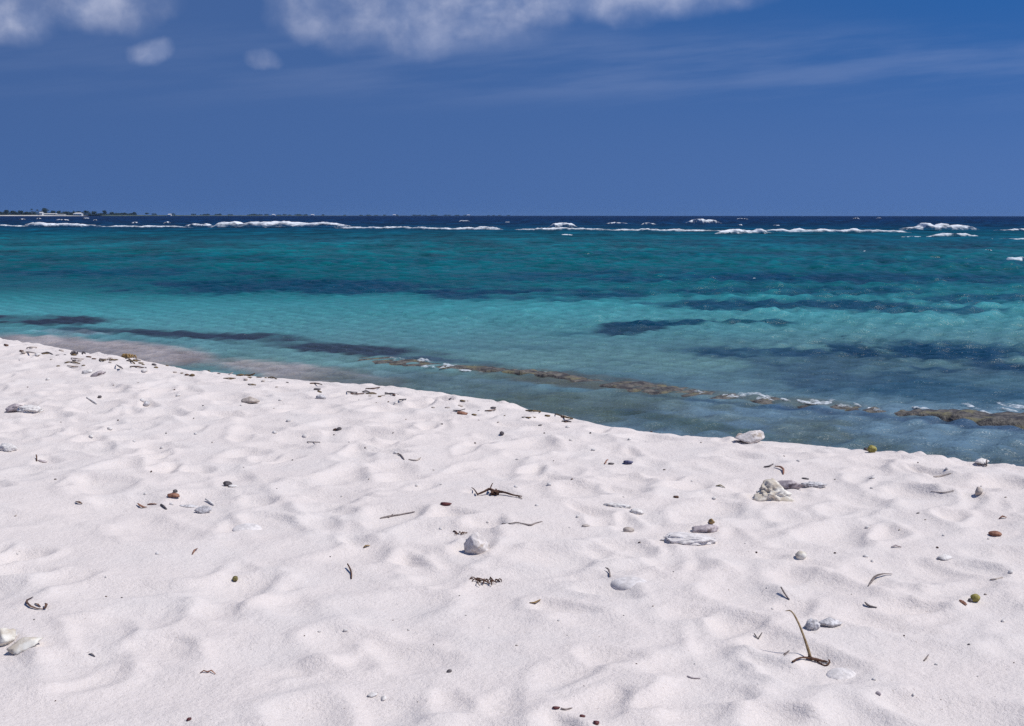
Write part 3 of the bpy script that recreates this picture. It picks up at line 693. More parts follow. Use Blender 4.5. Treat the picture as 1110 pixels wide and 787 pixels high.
# ------------------------------------------------------------------ things on the sand
def frame(px, py):
    p = on_sand(px, py); return p, p[1] / F_PX * math.sqrt(1 + ((px - CX) / F_PX) ** 2)
def gslope(p):
    e = .05
    return Vector((float(ground(p[0] - e, p[1]) - ground(p[0] + e, p[1])) / (2 * e), float(ground(p[0], p[1] - e) - ground(p[0], p[1] + e)) / (2 * e), 1)).normalized()
seedc = [100]
def lump(px, py, wpx, m, label, cat, name='stone', asp=(1, .75, .55), rough=.28, freq=1.6, sub=3, sink=.30, rot=None, group=None, knob=0.0, cut=0.0, tilt=0.0, spikes=()):
    """a stone or coral lump: wpx wide in the photo, asp = width, depth, height"""
    seedc[0] += 1; sd_ = seedc[0] * 3.7
    p, m_px = frame(px, py); wdt = wpx * m_px / 2 * (1.22 if cut else 1.0)
    V_, F_ = ICO[sub]; out_ = []
    for q in V_:
        n1 = mnoise.fractal(q * freq + Vector((sd_, 0, sd_)), 1.0, 2.0, 4)
        d = 1 + rough * n1
        if knob: d += knob * (mnoise.noise(q * freq * 4.2 + Vector((0, sd_, 0)))) - knob * .6 * max(0, mnoise.noise(q * freq * 8 + Vector((sd_, 9, 0))))
        for (sx_, sy_, sz_, sg_) in spikes: d *= 1 + sg_ * max(0.0, q.dot(Vector((sx_, sy_, sz_)).normalized())) ** 5
        if cut:     # facets: flatten against a few random planes
            for k in range(6):
                nn = Vector((math.sin(k * 2.4 + sd_), math.cos(k * 1.7 + sd_ * 2), math.sin(k * 3.1 + sd_ * .7))).normalized()
                h_ = q.dot(nn) * d
                lim = cut + .12 * math.sin(k * 5 + sd_)
                if h_ > lim: d *= lim / h_
        out_.append(Vector((q.x * d * asp[0], q.y * d * asp[1], q.z * d * asp[2])) * wdt)
    o = link(name, pymesh(name, out_, F_), m)
    rz = rot if rot is not None else (seedc[0] * 2.399) % 6.28 if wpx < 9 else rr.uniform(-.35, .35)
    nrm_ = gslope(p)
    R_ = Vector((0, 0, 1)).rotation_difference(nrm_).to_matrix() @ Matrix.Rotation(rz, 3, 'Z') @ Matrix.Rotation(tilt, 3, 'Y')
    hz = asp[2] * wdt
    o.matrix_world = Matrix.Translation(Vector(p) + Vector((0, 0, hz * (1 - 2 * sink)))) @ R_.to_4x4()
    return tag(o, label, cat, group)
def gpt(px, py, lift=0.0, base=None):
    """a point on the sand under a photo pixel, or (base given) at that distance, raised"""
    if base is None:
        p = on_sand(px, py); p[2] += lift; return p
    return at_y(px, py, base)
def twig(paths, m, label, cat, name='twig', group=None, extra=None):
    """paths: [(points, radii in px)], points = (px, py[, lift px]) on the sand"""
    p0, m_px = frame(*paths[0][0][len(paths[0][0]) // 2][:2])
    root = Vector(p0); mb = MB()
    for k, (pts, rads) in enumerate(paths):
        P_ = []
        for q in pts:
            g_ = gpt(q[0], q[1] + (q[2] if len(q) > 2 else 0)); g_[2] += (q[2] if len(q) > 2 else 0.25) * m_px
            P_.append(Vector(g_) - root)
        mb.tube(P_, [x * m_px for x in rads], 7, .35, seedc[0] + k * 3.3)
    seedc[0] += 1
    o = mb.build(name, m); o.location = root
    return tag(o, label, cat, group)
def clump(px, py, wpx, hpx, m, label, cat='seaweed', name='seaweed_clump', n=14, group=None, rpx=.7):
    seedc[0] += 1; rl = random.Random(seedc[0] * 17)
    p, m_px = frame(px, py); mb = MB(); W_ = wpx * m_px / 2; H_ = hpx * m_px
    for k in range(n):
        a = rl.uniform(0, 6.28); x_, y_ = rl.gauss(0, .42) * W_, rl.gauss(0, .3) * W_
        L_ = W_ * rl.uniform(.25, .75); pts = []
        for i in range(4):
            q = i / 3 - .5
            pts.append((x_ + math.cos(a) * L_ * q * 2 * .7, y_ + math.sin(a) * L_ * q * .9, H_ * max(.08, (1 - 3.2 * q * q) * rl.uniform(.3, .9)) - .2 * H_ * rl.random()))
            a += rl.uniform(-.5, .5)
        rk = rpx * m_px * rl.uniform(.6, 1.3)
        mb.tube(pts, [rk * .6, rk, rk * .9, rk * .4], 6, .5, rl.random() * 50)
    o = mb.build(name, m); o.location = p
    return tag(o, label, cat, group)
def leaf(pts, wpx, m, label, cat, name='dry_leaf', group=None, curl=.6):
    """curled strip with thickness along photo points on the sand"""
    p0, m_px = frame(*pts[len(pts) // 2][:2]); root = Vector(p0); mb = MB()
    P_ = []
    for q in pts:
        lift = q[2] if len(q) > 2 else .3
        g_ = Vector(gpt(q[0], q[1] + lift)); g_.z += lift * m_px; P_.append(g_ - root)
    n = len(P_); v, f = [], []
    for i in range(n):
        t_ = i / (n - 1); hw = wpx * m_px / 2 * (math.sin(math.pi * min(max(t_, .06), .94)) ** .6)
        d = (P_[min(i + 1, n - 1)] - P_[max(i - 1, 0)]).normalized(); sdv = d.cross(Vector((0, 0, 1))).normalized()
        for k, (a, zz_) in enumerate(((-1, curl), (0, 0), (1, curl))):
            c_ = P_[i] + sdv * a * hw * .8 + Vector((0, 0, hw * zz_))
            v += [c_, c_ - Vector((0, 0, max(.25 * m_px, .0012)))]
    for i in range(n - 1):
        o_, o2 = i * 6, (i + 1) * 6
        for k in (0, 2):
            f += [(o_ + k, o_ + k + 2, o2 + k + 2, o2 + k), (o_ + k + 1, o2 + k + 1, o2 + k + 3, o_ + k + 3)]
        f += [(o_, o2, o2 + 1, o_ + 1), (o_ + 4, o_ + 5, o2 + 5, o2 + 4)]
    f += [(0, 1, 3, 2), (2, 3, 5, 4), ((n - 1) * 6, (n - 1) * 6 + 2, (n - 1) * 6 + 3, (n - 1) * 6 + 1), ((n - 1) * 6 + 2, (n - 1) * 6 + 4, (n - 1) * 6 + 5, (n - 1) * 6 + 3)]
    mb.add(v, f); o = mb.build(name, m); o.location = root
    return tag(o, label, cat, group)
def pod(px, py, lpx, tpx, m, label, cat='seed pod', name='seed_pod', rot=0.0, group=None):
    p, m_px = frame(px, py); V_, F_ = ICO[3]; out_ = []
    for q in V_:
        x_ = q.x; tap = (1 - abs(x_) ** 2.6) ** .1
        rdg = 1 + .10 * math.cos(3 * math.atan2(q.z, q.y))
        out_.append(Vector((x_ * lpx / 2, q.y * tpx / 2 * 1.6 * rdg * (1 - .25 * x_), q.z * tpx / 2 * rdg * (1 - .25 * x_) + .15 * tpx * x_ * x_)) * m_px)
    o = link(name, pymesh(name, out_, F_), m); o.location = Vector(p) + Vector((0, 0, tpx * .32 * m_px)); o.rotation_euler = (0, 0, rot)
    return tag(o, label, cat, group)
def shell_dome(px, py, wpx, hpx, m, label, cat='shell', name='shell', ribs=0, rot=0.0, tilt=0.0, drop=.35):
    p, m_px = frame(px, py); R_, H_ = wpx * m_px / 2, hpx * m_px
    rows, segs = 14, 56; v = []
    for i in range(rows):
        a = i / (rows - 1) * 2.5
        for k in range(segs):
            th = k / segs * 6.2832; rb = 1 + (ribs * .022 * math.cos(th * 22) * math.sin(a) if ribs else 0) + .03 * mnoise.noise(Vector((math.cos(th) * 1.4, math.sin(th) * 1.4, a)))
            v.append((math.sin(a) * math.cos(th) * R_ * rb, math.sin(a) * math.sin(th) * R_ * .8 * rb, math.cos(a) * H_ * rb))
    o = link(name, grid_mesh(name, np.array(v), rows, segs, wrap=True), m)
    o.location = Vector(p) + Vector((0, 0, -drop * H_)); o.rotation_euler = (tilt, 0, rot)
    return tag(o, label, cat)

# --- the larger pieces, one by one
# brown forked driftwood
twig([([(517, 536.5, 1), (524, 533.5, 4), (531, 530, 6), (536, 533, 4), (546, 534, 3), (556, 537, 2), (566, 538.5, 1.5)], [.9, 1.1, 1.3, 1.6, 1.2, .9, .5]),
      ([(511, 529, 3), (514, 531, 3.5), (517, 535, 3)], [.35, .6, .8]), ([(531, 531, 5), (533, 526, 7), (534.5, 523.5, 8)], [.8, .6, .3]),
      ([(560, 537.5, 1.5), (564, 539.8, 1), (566, 540.5, 1)], [.6, .5, .3])] +
     [([(532 + k * 1.6, 536.5, .5), (533.5 + k * 1.4, 533.5 - (k % 2), 3.5), (531.5 + k * 2.0, 531 + (k % 3), 3)], [.9, 1.5, .8]) for k in range(6)],
     M_WOOD_D, 'largest forked brown driftwood twig with a knotted root in its middle', 'driftwood', 'driftwood_twig')
clump(522, 632, 34, 7, M_WOOD_D, 'tangled brown twig tuft lying just below the white coral lump', 'driftwood', 'twig_tuft', 16, rpx=.9)
lump(516, 600, 24, M_CORAL_P, 'white coral lump with a shaded face, above the tangled brown twig tuft', 'coral', 'coral_lump', (1, .8, .9), .3, 1.5, 4, .2, 0.3, knob=.10, cut=.8)
clump(497, 579, 19, 3.5, M_WEED, 'flat brown weed scrap touching the left of the white coral lump', n=9, rpx=.7)
lump(745, 588, 60, M_SANDY, 'broad white coral slab half buried beside the mauve stone', 'coral', 'coral_slab', (1, .55, .22), .30, 1.4, 5, .30, .12, knob=.06)
lump(764, 576, 31, M_STONE_M, 'mauve flat stone leaning behind the broad white slab', 'stone', 'stone', (1, .5, .3), .3, 1.5, 3, .25, .15, knob=.05)
lump(771, 568.5, 7, M_CHIP, 'small ochre chip perched at the back of the mauve flat stone', 'pebble', 'pebble', (1, .7, .8), .3, cut=.7, sink=.1)
lump(837, 541, 31, M_CORAL_C, 'largest cream coral chunk with a pointed right foot', 'coral', 'coral_chunk', (1, .7, .60), .38, 1.6, 5, .22, .25, knob=.10, spikes=((.9, -.35, -.4, .75), (-.25, 0, 1, .35), (-.9, -.4, -.35, .35), (.35, -.2, .9, .2)))
lump(855, 529, 25, M_STONE_M, 'purple brown flat stone right behind the cream coral chunk', 'stone', 'stone', (1, .45, .34), .25, 1.3, 4, .2, -.35, cut=.75)
lump(882, 527.5, 25, M_CORAL_G, 'pitted grey coral strip right of the purple brown flat stone', 'coral', 'coral_piece', (1, .5, .26), .3, 2, 4, .25, .05, knob=.14)
lump(873, 519.6, 7, M_STONE_D, 'small dark chip above the pitted grey coral strip', 'pebble', 'pebble', (1, .5, .25), .3, cut=.7, sink=.2)
lump(812, 478, 27, M_CORAL_P, 'pale angular boulder on the sand crest against the water', 'coral', 'coral_boulder', (1, .7, .50), .3, 1.3, 4, .30, .25, cut=.62)
lump(802.5, 475.5, 10, M_STONE_T, 'tan stone tucked under the left end of the pale crest boulder', 'stone', 'stone', (1, .7, .7), .3, cut=.7)
lump(945, 490.5, 10, M_FRUIT, 'yellow green fruit on the crest against the water', 'fruit', 'fruit', (1, .8, .85), .15, 1.2, 3, .1)
lump(939.5, 488.5, 6, M_STONE_D, 'dark pebble touching the yellow green fruit on the crest', 'pebble', 'pebble', (1, .7, .6), .25, sink=.1)
lump(1064, 503.5, 13, M_CORAL_W, 'small white coral block on the crest by the water at the far right', 'coral', 'coral_piece', (1, .7, .42), .3, 1.6, 3, .15, cut=.7)
twig([([(1069.2, 505, .5), (1069.0, 502, 4), (1069.4, 499, 6)], [.8, .9, .5])], M_WOOD_G, 'stub of grey twig upright beside the small white crest block', 'twig')
# standing stalk with its roots
b0 = on_sand(879, 716); mb = MB(); mpx = b0[1] / F_PX; yb = b0[1]
rel = lambda a, b_, dy_=0.0: Vector(at_y(a, b_, yb + dy_)) - Vector(b0)
mb.tube([rel(880, 719), rel(877.5, 709), rel(872, 692, .02), (rel(864, 672, .05)), rel(857.5, 662.6, .07), rel(851.5, 662.2, .08)], [1.9 * mpx, 1.7 * mpx, 1.4 * mpx, 1.15 * mpx, .8 * mpx, .3 * mpx], 8, .2, 4)
rt = bpy.data.objects.new('dry_plant', None); C.objects.link(rt); rt.location = b0
tag(rt, 'bent dry stalk standing up from its dark roots in the sand', 'dry plant')
mb.build('stem', M_STALK, rt)
mb = MB()
def gro(a, b_, l): q = Vector(gpt(a, b_ + l)); q.z += l * mpx; return q - Vector(b0)
mb.tube([gro(859, 719, .8), gro(864, 715, 2.5), gro(870, 713, 3), gro(878, 714.5, 3), gro(890, 717, 2.5), gro(897, 718.5, 1.5)], [1.2 * mpx, 1.1 * mpx, .9 * mpx, 1.6 * mpx, 1.5 * mpx, .9 * mpx], 7, .4, 9)
mb.tube([gro(883, 716, 1), gro(889, 720, 1), gro(895, 722, .8), gro(899, 718, 2.5), gro(898, 715.5, 4)], [.7 * mpx, .8 * mpx, .9 * mpx, 1.2 * mpx, .6 * mpx], 7, .4, 12)
mb.tube([gro(876.5, 714, 1), gro(876.8, 711, 5), gro(876, 709.5, 8)], [1.3 * mpx, 1.1 * mpx, .5 * mpx], 7, .4, 15)
mb.build('root', M_WOOD_D, rt)
twig([([(846.5, 637.5, 5), (850.5, 644, 3), (855.5, 651.5, .6)], [.8, .9, .8])], M_WOOD_G, 'short straight dark twig above the bent dry stalk', 'twig')
twig([([(849.5, 709.5, .5), (852, 708, 1.2), (855.5, 705.5, .6)], [.6, .9, .5]), ([(850, 711, .5), (853, 708, 1.5)], [.4, .6])], M_WOOD_G, 'tiny forked grey twig left of the stalk roots', 'twig')
lump(880.5, 681.5, 17, M_CORAL_G, 'pitted grey coral knob, the left one of a touching pair', 'coral', 'coral_piece', (1, .75, .78), .25, 1.5, 4, .22, .3, knob=.16)
lump(899.5, 678.5, 21, M_CORAL_G, 'pale flat topped coral piece, right one of a touching pair', 'coral', 'coral_piece', (1, .6, .45), .25, 1.5, 4, .25, .05, knob=.12, cut=.7)
shell_dome(913, 733, 38, 8, M_SANDY, 'smooth white shell disc half buried by the stalk roots', 'shell', 'shell', rot=.3, tilt=.25)
leaf([(941.5, 636, .8), (944.5, 631, 1.5), (947.5, 627.5, 2), (952, 624, 2.5), (958, 622.6, 2.6), (967, 622.4, 1.5)], 4, M_WOOD_G, 'hooked grey brown seaweed blade with a thin tail', 'seaweed', 'seaweed_strand')
leaf([(937, 654, 2.5), (939, 657, 1.2), (943, 658.5, .6), (950.5, 659, .8)], 4.2, M_STONE_D, 'dark curved bark chip below the hooked seaweed blade', 'bark', 'bark_chip', curl=.8)
rt = lump(1057, 652, 11, M_FRUIT, 'yellow green fruit with a dark end lying on the right sand', 'fruit', 'fruit', (1, .8, .82), .14, 1.2, 3, .1, .4)
lump(1051.5, 653.5, 5, M_STONE_D, 'dark pebble pressed against the left of the yellow green fruit', 'pebble', 'pebble', (1, .8, .8), .2, sink=.1)
lump(1044, 655, 8, M_STONE_R, 'small brown chip a little left of the yellow green fruit', 'pebble', 'pebble', (1, .6, .4), .3, cut=.7, sink=.2)
twig([([(376.8, 611, 4.5), (379.4, 616.5, 3), (380.8, 622, 1.5), (380.8, 628, .6)], [.7, .9, .9, .8])], M_WOOD_D, 'short curved brown stick pointing at the viewer in open sand', 'stick', 'stick')
twig([([(412, 562, .6), (421, 560, 1.2), (432, 558.5, 1), (449.5, 555.5, .8)], [.6, .9, .8, .5]), ([(421, 561, .8), (426, 558, 1.8)], [.7, .5])], M_WOOD_G, 'straight thin grey stick left of the dark red pod', 'stick', 'stick')
pod(483.5, 548, 13, 4, M_POD, 'dark red pointed seed pod lying alone on white sand', rot=-.08)
leaf([(36, 647.5, 1), (29.5, 651, 1.5), (29, 654, 2), (33, 658, 1.5), (40, 660.5, 1), (46, 661, 1)], 3.2, M_WEED, 'dark purple curl of seaweed bent like a hook', 'seaweed', 'seaweed_curl')
leaf([(37.5, 655, .8), (41, 656.5, 1.2), (44, 658, .8)], 3.0, M_WEED, 'short dark scrap inside the dark purple seaweed hook', 'seaweed', 'seaweed_scrap')
leaf([(46, 661, 1), (49.5, 660, 2), (50.5, 656.5, 3), (49, 654.5, 3.5)], 4, M_WEED, 'upright dark tip at the right end of the seaweed hook', 'seaweed', 'seaweed_tip')
lump(4, 697, 22, M_CORAL_C, 'buff coral lump cut by the left edge of the view', 'coral', 'coral_lump', (1, .8, .8), .3, 1.5, 4, .25, .2, knob=.08, cut=.7)
lump(27, 701, 27, M_CORAL_C, 'buff half buried coral slab next to the lump at the left edge', 'coral', 'coral_slab', (1, .7, .42), .35, 1.5, 4, .35, .3, knob=.06, cut=.7)
lump(13, 690, 12, M_CORAL_G, 'small greyish coral bit between the two buff coral pieces', 'coral', 'coral_piece', (1, .7, .5), .3, 1.5, 3, .25, knob=.08)
lump(221, 555.5, 16, M_CORAL_G, 'short blue grey coral block beside the thin grey coral plate', 'coral', 'coral_block', (1, .6, .5), .2, 1.5, 4, .25, .0, knob=.08, cut=.62)
lump(205, 550, 22, M_CORAL_G, 'thin grey coral plate left of the blue grey coral block', 'coral', 'coral_plate', (1, .4, .16), .25, 1.5, 3, .3, .0, knob=.06)
leaf([(149, 545.5, 2), (151, 548.5, .8), (155, 550.5, .6), (159, 550, 1)], 3.2, M_STONE_R, 'brown curved shell fragment at the left of the grey coral row', 'shell fragment', 'shell_fragment', curl=.9)
twig([([(160, 547, .6), (165, 546.4, 1), (169.5, 546.5, .6)], [.6, .8, .5])], M_STONE_R, 'pale brown sliver beside the brown curved shell fragment', 'twig')
twig([([(174.5, 547.5, 1), (177.5, 549.5, 1.2), (180.5, 552, .6)], [1.1, 1.2, .9])], M_STONE_D, 'short thick black twig left of the thin grey coral plate', 'twig')
lump(188, 538.5, 11, M_STONE_R, 'brown wedge of stone behind the black twig', 'stone', 'stone', (1, .6, .45), .35, 1.5, 3, .2, cut=.7)
lump(190, 535.5, 5, M_STONE_D, 'small dark pebble sitting on the brown wedge of stone', 'pebble', 'pebble', (1, .8, .8), .2, sink=-.15)
twig([([(223, 541, 2.2), (227, 544, 1.6), (232, 547.5, .6)], [1.0, 1.1, .9])], M_CORAL_W, 'white coral finger behind the blue grey coral block', 'coral', 'coral_finger')
lump(246, 527, 10, M_STONE_D, 'dark wedge stone with a pale tail in the left sand', 'stone', 'stone', (1, .6, .5), .35, 1.4, 3, .2, -.2, cut=.7)
lump(252, 528, 9, M_CORAL_W, 'pale tail chip touching the dark wedge stone', 'coral', 'coral_chip', (1, .6, .35), .3, cut=.7)
shell_dome(268, 573, 32, 4.5, M_SANDY, 'round white coral disc with a dark left rim half sunk in sand', 'coral', 'coral_disc', rot=.2, tilt=.2)
lump(17, 446, 17, M_STONE_M, 'grey purple stone leaning against white coral near the left edge', 'stone', 'stone', (1, .7, .52), .3, 1.5, 4, .2, .2, cut=.7)
lump(33, 446.5, 24, M_CORAL_W, 'white knobbly coral beside the grey purple stone', 'coral', 'coral_piece', (1, .7, .36), .35, 1.8, 4, .25, .1, knob=.14)
lump(271, 437, 17, M_STONE_T, 'triangular tan stone in the upper left sand', 'stone', 'stone', (1, .6, .42), .3, 1.3, 3, .25, .05, cut=.68)
lump(159, 440, 8, M_CORAL_G, 'round grey pebble in the upper left sand', 'pebble', 'pebble', (1, .8, .8), .2, sink=.2)
shell_dome(683, 628, 46, 9, M_SANDY, 'long white coral back barely showing above the sand', 'coral', 'buried_coral', rot=-.2, drop=.85)
twig([([(658.5, 616, 3.5), (660.5, 620, 2), (661, 626, .6)], [1.0, .9, 1.1]), ([(660.5, 618, 2.5), (656.5, 615.5, 3.5)], [.7, .6])], M_WOOD_G, 'small grey twig upright at the left end of the long white coral', 'twig')
lump(690, 556.5, 15, M_CORAL_W, 'bright white coral nub at the right end of a white line', 'coral', 'coral_nub', (1, .6, .45), .3, 1.8, 3, .25, .1, knob=.12)
lump(670, 549, 28, M_CORAL_W, 'flat white coral branch left of the bright white nub', 'coral', 'coral_branch', (1, .35, .16), .35, 2, 4, .3, -.25, knob=.16)
lump(681, 576, 12, M_STONE_T, 'brown half round stone between white nub and broad slab', 'stone', 'stone', (1, .7, .62), .2, 1.3, 3, .3, .1)
lump(635, 571, 9, M_STONE_T, 'flat tan pebble left of the brown half round stone', 'pebble', 'pebble', (1, .6, .3), .2, sink=.3)
twig([([(544, 567.5, .5), (553, 567.5, 1), (560, 566.5, 1.4), (567, 567.5, 1), (575, 569.5, 1.2), (581, 567, .8), (588, 565.5, .5)], [.4, .6, .7, .6, 1.0, .7, .3])], M_WOOD_G, 'long thin wavy grey twig below the forked driftwood', 'twig')
pod(681, 502.5, 11, 4.2, M_BLUE, 'blue black mussel like shell in the upper middle sand', 'shell', 'shell', rot=-.15)
pod(662.5, 503.5, 7, 2.6, M_STONE_D, 'small dark chip left of the blue black shell', 'chip', 'bark_chip', rot=.1)
twig([([(655.5, 503, .6), (657.5, 499.5, 3), (659, 498.5, 3.2)], [.7, .8, .5])], M_STONE_R, 'tiny reddish twig next to the blue black shell and chip', 'twig')
twig([([(828, 506.5, .6), (834, 505.2, .8), (838, 503.2, .8)], [.6, .9, .6])], M_STONE_D, 'thin dark sliver above the cream coral chunk', 'twig')
twig([([(840, 505.5, 1.5), (846, 506, 2.5), (849, 509, 2), (849, 514, .6)], [.5, .9, 1.2, .7])], M_STONE_R, 'hooked brown twig above the purple brown flat stone', 'twig')
lump(1061, 536, 8, M_STONE_T, 'upright grey brown pebble in the right sand', 'pebble', 'pebble', (1, .8, .95), .25, cut=.75, sink=.15)
lump(1078.5, 580.5, 13, M_STONE_R, 'rust red flat pebble at the right sand', 'pebble', 'pebble', (1, .7, .42), .2, 1.3, 3, .2, -.2)
lump(868, 605, 12, M_CORAL_C, 'cream round pebble set in a sandy hollow', 'pebble', 'pebble', (1, .9, .85), .15, 1.3, 3, .3)
twig([([(1012, 517, .5), (1022, 515.5, 1), (1031, 513.5, .7)], [.5, .8, .6])], M_STONE_T, 'upper of two thin tan sticks under the right crest', 'stick', 'stick')
twig([([(1009, 534, .5), (1022, 534.5, 1), (1034, 532.5, .7)], [.4, .7, .5])], M_STONE_T, 'lower of two thin tan sticks under the right crest', 'stick', 'stick')
leaf([(966, 593.5, .8), (971, 592.5, 1.6), (977, 593.8, .8)], 4.4, M_STONE_M, 'grey curled shell sliver on the right slope', 'shell fragment', 'shell_fragment')
leaf([(1083, 562.5, .6), (1087, 560.5, 1.5), (1091, 561, .8)], 4, M_STONE_R, 'brown curled leaf scrap above the rust red pebble', 'leaf')
twig([([(1073, 629.5, .5), (1079, 628, 1), (1087, 626, .7)], [.5, .8, .6])], M_STONE_T, 'thin tan twig above the yellow green fruit', 'twig')
twig([([(1001.5, 717, .6), (1004, 713.5, 1.5), (1006.5, 710.5, 1.5)], [.8, .9, .5])], M_WOOD_G, 'short oblique grey twig in the lower right sand', 'twig')
lump(255, 630.5, 7, M_OLIVE, 'single round olive pebble in the lower left sand', 'pebble', 'pebble', (1, .9, .9), .15, sink=.15)
leaf([(217, 729.5, .6), (221, 727.5, 2), (225, 729.5, .8), (229, 727.5, 2), (233.5, 730.5, .8)], 3, M_STONE_R, 'brown wriggling worm like curl in the lower left sand', 'seaweed', 'seaweed_curl')
leaf([(208.5, 601, .6), (211, 597.5, 1.6), (214.5, 594.5, 1.5)], 3, M_STONE_R, 'small brown curl above the olive pebble', 'seaweed', 'seaweed_curl')
leaf([(96, 709, .6), (99, 709.8, 1), (103, 711.8, .6)], 3, M_STONE_D, 'small dark sliver in the lower left sand', 'seaweed', 'seaweed_sliver')
leaf([(394, 594.5, .8), (397, 593, 1.4), (401, 591.5, 1)], 4, M_CHIP, 'yellow brown chip above the short curved stick', 'leaf', 'leaf_scrap')
leaf([(574, 653.5, .6), (580, 654.2, 1.2), (586, 651, 1)], 4, M_CHIP, 'ochre leaf scrap curved under a sand lip', 'leaf', 'leaf_scrap')
pod(603, 769, 9, 3.2, M_POD, 'red brown pod at the bottom of the sand', rot=.05)
twig([([(608, 768.5, .8), (613, 769, 1), (620, 768, .8)], [1.2, 1.1, .6])], M_WOOD_G, 'grey brown stalk joined to the right of the red brown pod', 'twig')
pod(631.5, 777.5, 7, 3.4, M_POD, 'smaller red brown pod below the grey brown stalk', rot=-.3)
pod(646.5, 786, 7, 5, M_POD, 'red brown pod cut by the bottom edge of the view', rot=.3)
twig([([(745, 734, .8), (751, 735, 1), (759, 736, .8)], [1.0, .8, 1.0])], M_STONE_M, 'small straight brown twig in the lower middle sand', 'twig')
leaf([(817.5, 687, 2.5), (819, 690.5, 1), (822, 692.5, .6), (826, 687.5, 2)], 2.8, M_STONE_D, 'dark forked curl left of the bent stalk', 'seaweed', 'seaweed_curl')
lump(404, 756, 9, M_CORAL_W, 'bright white chip in the lower middle sand', 'coral', 'coral_chip', (1, .7, .5), .3, cut=.7)
lump(416, 759, 7, M_CORAL_W, 'smaller white chip right of the bright white chip', 'coral', 'coral_chip', (1, .7, .5), .3, cut=.7)
lump(205, 781, 6, M_POD, 'dark red pellet at the bottom of the left sand', 'pebble', 'pebble', (1, .7, .6), .2)
lump(487, 729, 6, M_STONE_D, 'round black pellet in the lower middle hollow', 'pebble', 'pebble', (1, .8, .7), .2)
lump(952, 754.5, 6, M_STONE_M, 'grey pellet in the lower right sand below the white disc', 'pebble', 'pebble', (1, .8, .7), .2)
lump(1024, 606, 14, M_CORAL_W, 'white coral chip half sunk on the right slope', 'coral', 'coral_chip', (1, .6, .4), .3, 1.6, 3, .3, cut=.7)
# left upper sand and wrack line
clump(139, 388, 13, 6, M_CHIP, 'yellow brown weed tuft standing in the wrack line against the water', n=16, rpx=.8)
twig([([(137, 387, 1), (142, 391, 1), (146, 394, .6)], [.8, .9, .6])], M_WRACK, 'oblique brown twig under the yellow brown weed tuft', 'twig')
twig([([(264, 399, .5), (270, 400, 1), (273.5, 397.5, 2.5), (276, 393.5, 4.5)], [.7, 1.1, 1.0, .5]), ([(271, 400, 1), (266, 398, 1)], [.7, .5])], M_WRACK, 'bent brown stick rising at the crest against the water', 'stick', 'stick')
twig([([(247.5, 398, .5), (250, 395, 2), (252.5, 392.5, 3)], [.5, .6, .4])], M_STONE_T, 'thin pale stick leaning at the crest left of the bent brown stick', 'stick', 'stick')
lump(260, 398, 9, M_WRACK, 'flat brown wrack lump beside the bent brown stick', 'seaweed', 'wrack_lump', (1, .6, .3), .35, sink=.2)
clump(81, 384, 14, 4, M_STONE_D, 'black weed patch at the left of the wrack line', n=9, rpx=.9)
leaf([(72.5, 396.5, .8), (79, 398, 1.4), (85, 397.5, .8)], 2.6, M_WOOD_D, 'thin brown sliver below the black weed patch', 'seaweed', 'seaweed_sliver')
leaf([(126, 396, 1.2), (130, 399, 1.6), (133, 400, .8)], 3.6, M_STONE_D, 'dark oblique bark chip below the wrack line', 'bark', 'bark_chip')
lump(106, 407, 13, M_STONE_M, 'mauve grey stone beside white coral under the wrack line', 'stone', 'stone', (1, .6, .4), .3, cut=.7)
lump(95, 404.5, 11, M_CORAL_W, 'white coral bit left of the mauve grey stone', 'coral', 'coral_piece', (1, .7, .5), .3, knob=.1)
lump(108, 431.5, 7, M_STONE_D, 'black arched chip in the upper left sand', 'pebble', 'pebble', (1, .5, .45), .2, sink=.2)
twig([([(94, 431, .8), (100, 434.5, 1.2), (105, 438, .6)], [.8, .9, .8])], M_CORAL_W, 'pale coral finger below the black arched chip', 'coral', 'coral_finger')
twig([([(39.3, 493, 4), (39.8, 496, 2), (39.8, 500, .6)], [.6, .7, .7])], M_WOOD_D, 'short dark upright twig in the left sand', 'twig')
lump(46, 501, 9, M_STONE_M, 'flat grey chip right of the short upright twig', 'pebble', 'pebble', (1, .6, .3), .3, sink=.2)
lump(8, 488, 18, M_CORAL_W, 'rounded white coral cut by the left side above the upright twig', 'coral', 'coral_lump', (1, .7, .5), .3, knob=.08, sub=4)
leaf([(82, 544, .8), (85, 545, 1.6), (89, 546.5, .6)], 4, M_WEED, 'dark crumpled scrap in the left sand below the upright twig', 'seaweed', 'seaweed_scrap')
lump(367.5, 466.5, 6, M_STONE_D, 'black pebble, darker of a close pair in upper sand', 'pebble', 'pebble', (1, .8, .7), .25, sink=.15)
lump(363.5, 467, 5, M_WEED, 'brown pebble, smaller of a close pair in upper sand', 'pebble', 'pebble', (1, .7, .6), .25, sink=.15)
twig([([(333, 479, .5), (340, 479.3, .8), (347, 479.6, .5)], [.5, .7, .5])], M_STONE_T, 'thin level tan stick below the close pair of pebbles', 'stick', 'stick')
lump(348, 432.5, 11, M_CORAL_G, 'grey pebble below the crest in the upper middle', 'pebble', 'pebble', (1, .7, .55), .25, sink=.2)
pod(344, 423, 8, 2.8, M_STONE_D, 'dark chip above the grey pebble near the crest', 'chip', 'bark_chip', rot=.2)
twig([([(431, 491.5, 1.5), (435, 494, 1.2), (438, 498, .6)], [.7, .9, .6])], M_WOOD_G, 'crooked grey twig in the upper middle sand', 'twig')
twig([([(443, 498, .6), (451, 499, 1), (456, 496, 1.4)], [.5, .8, .6])], M_STONE_T, 'curved tan twig beside the crooked grey twig', 'twig')
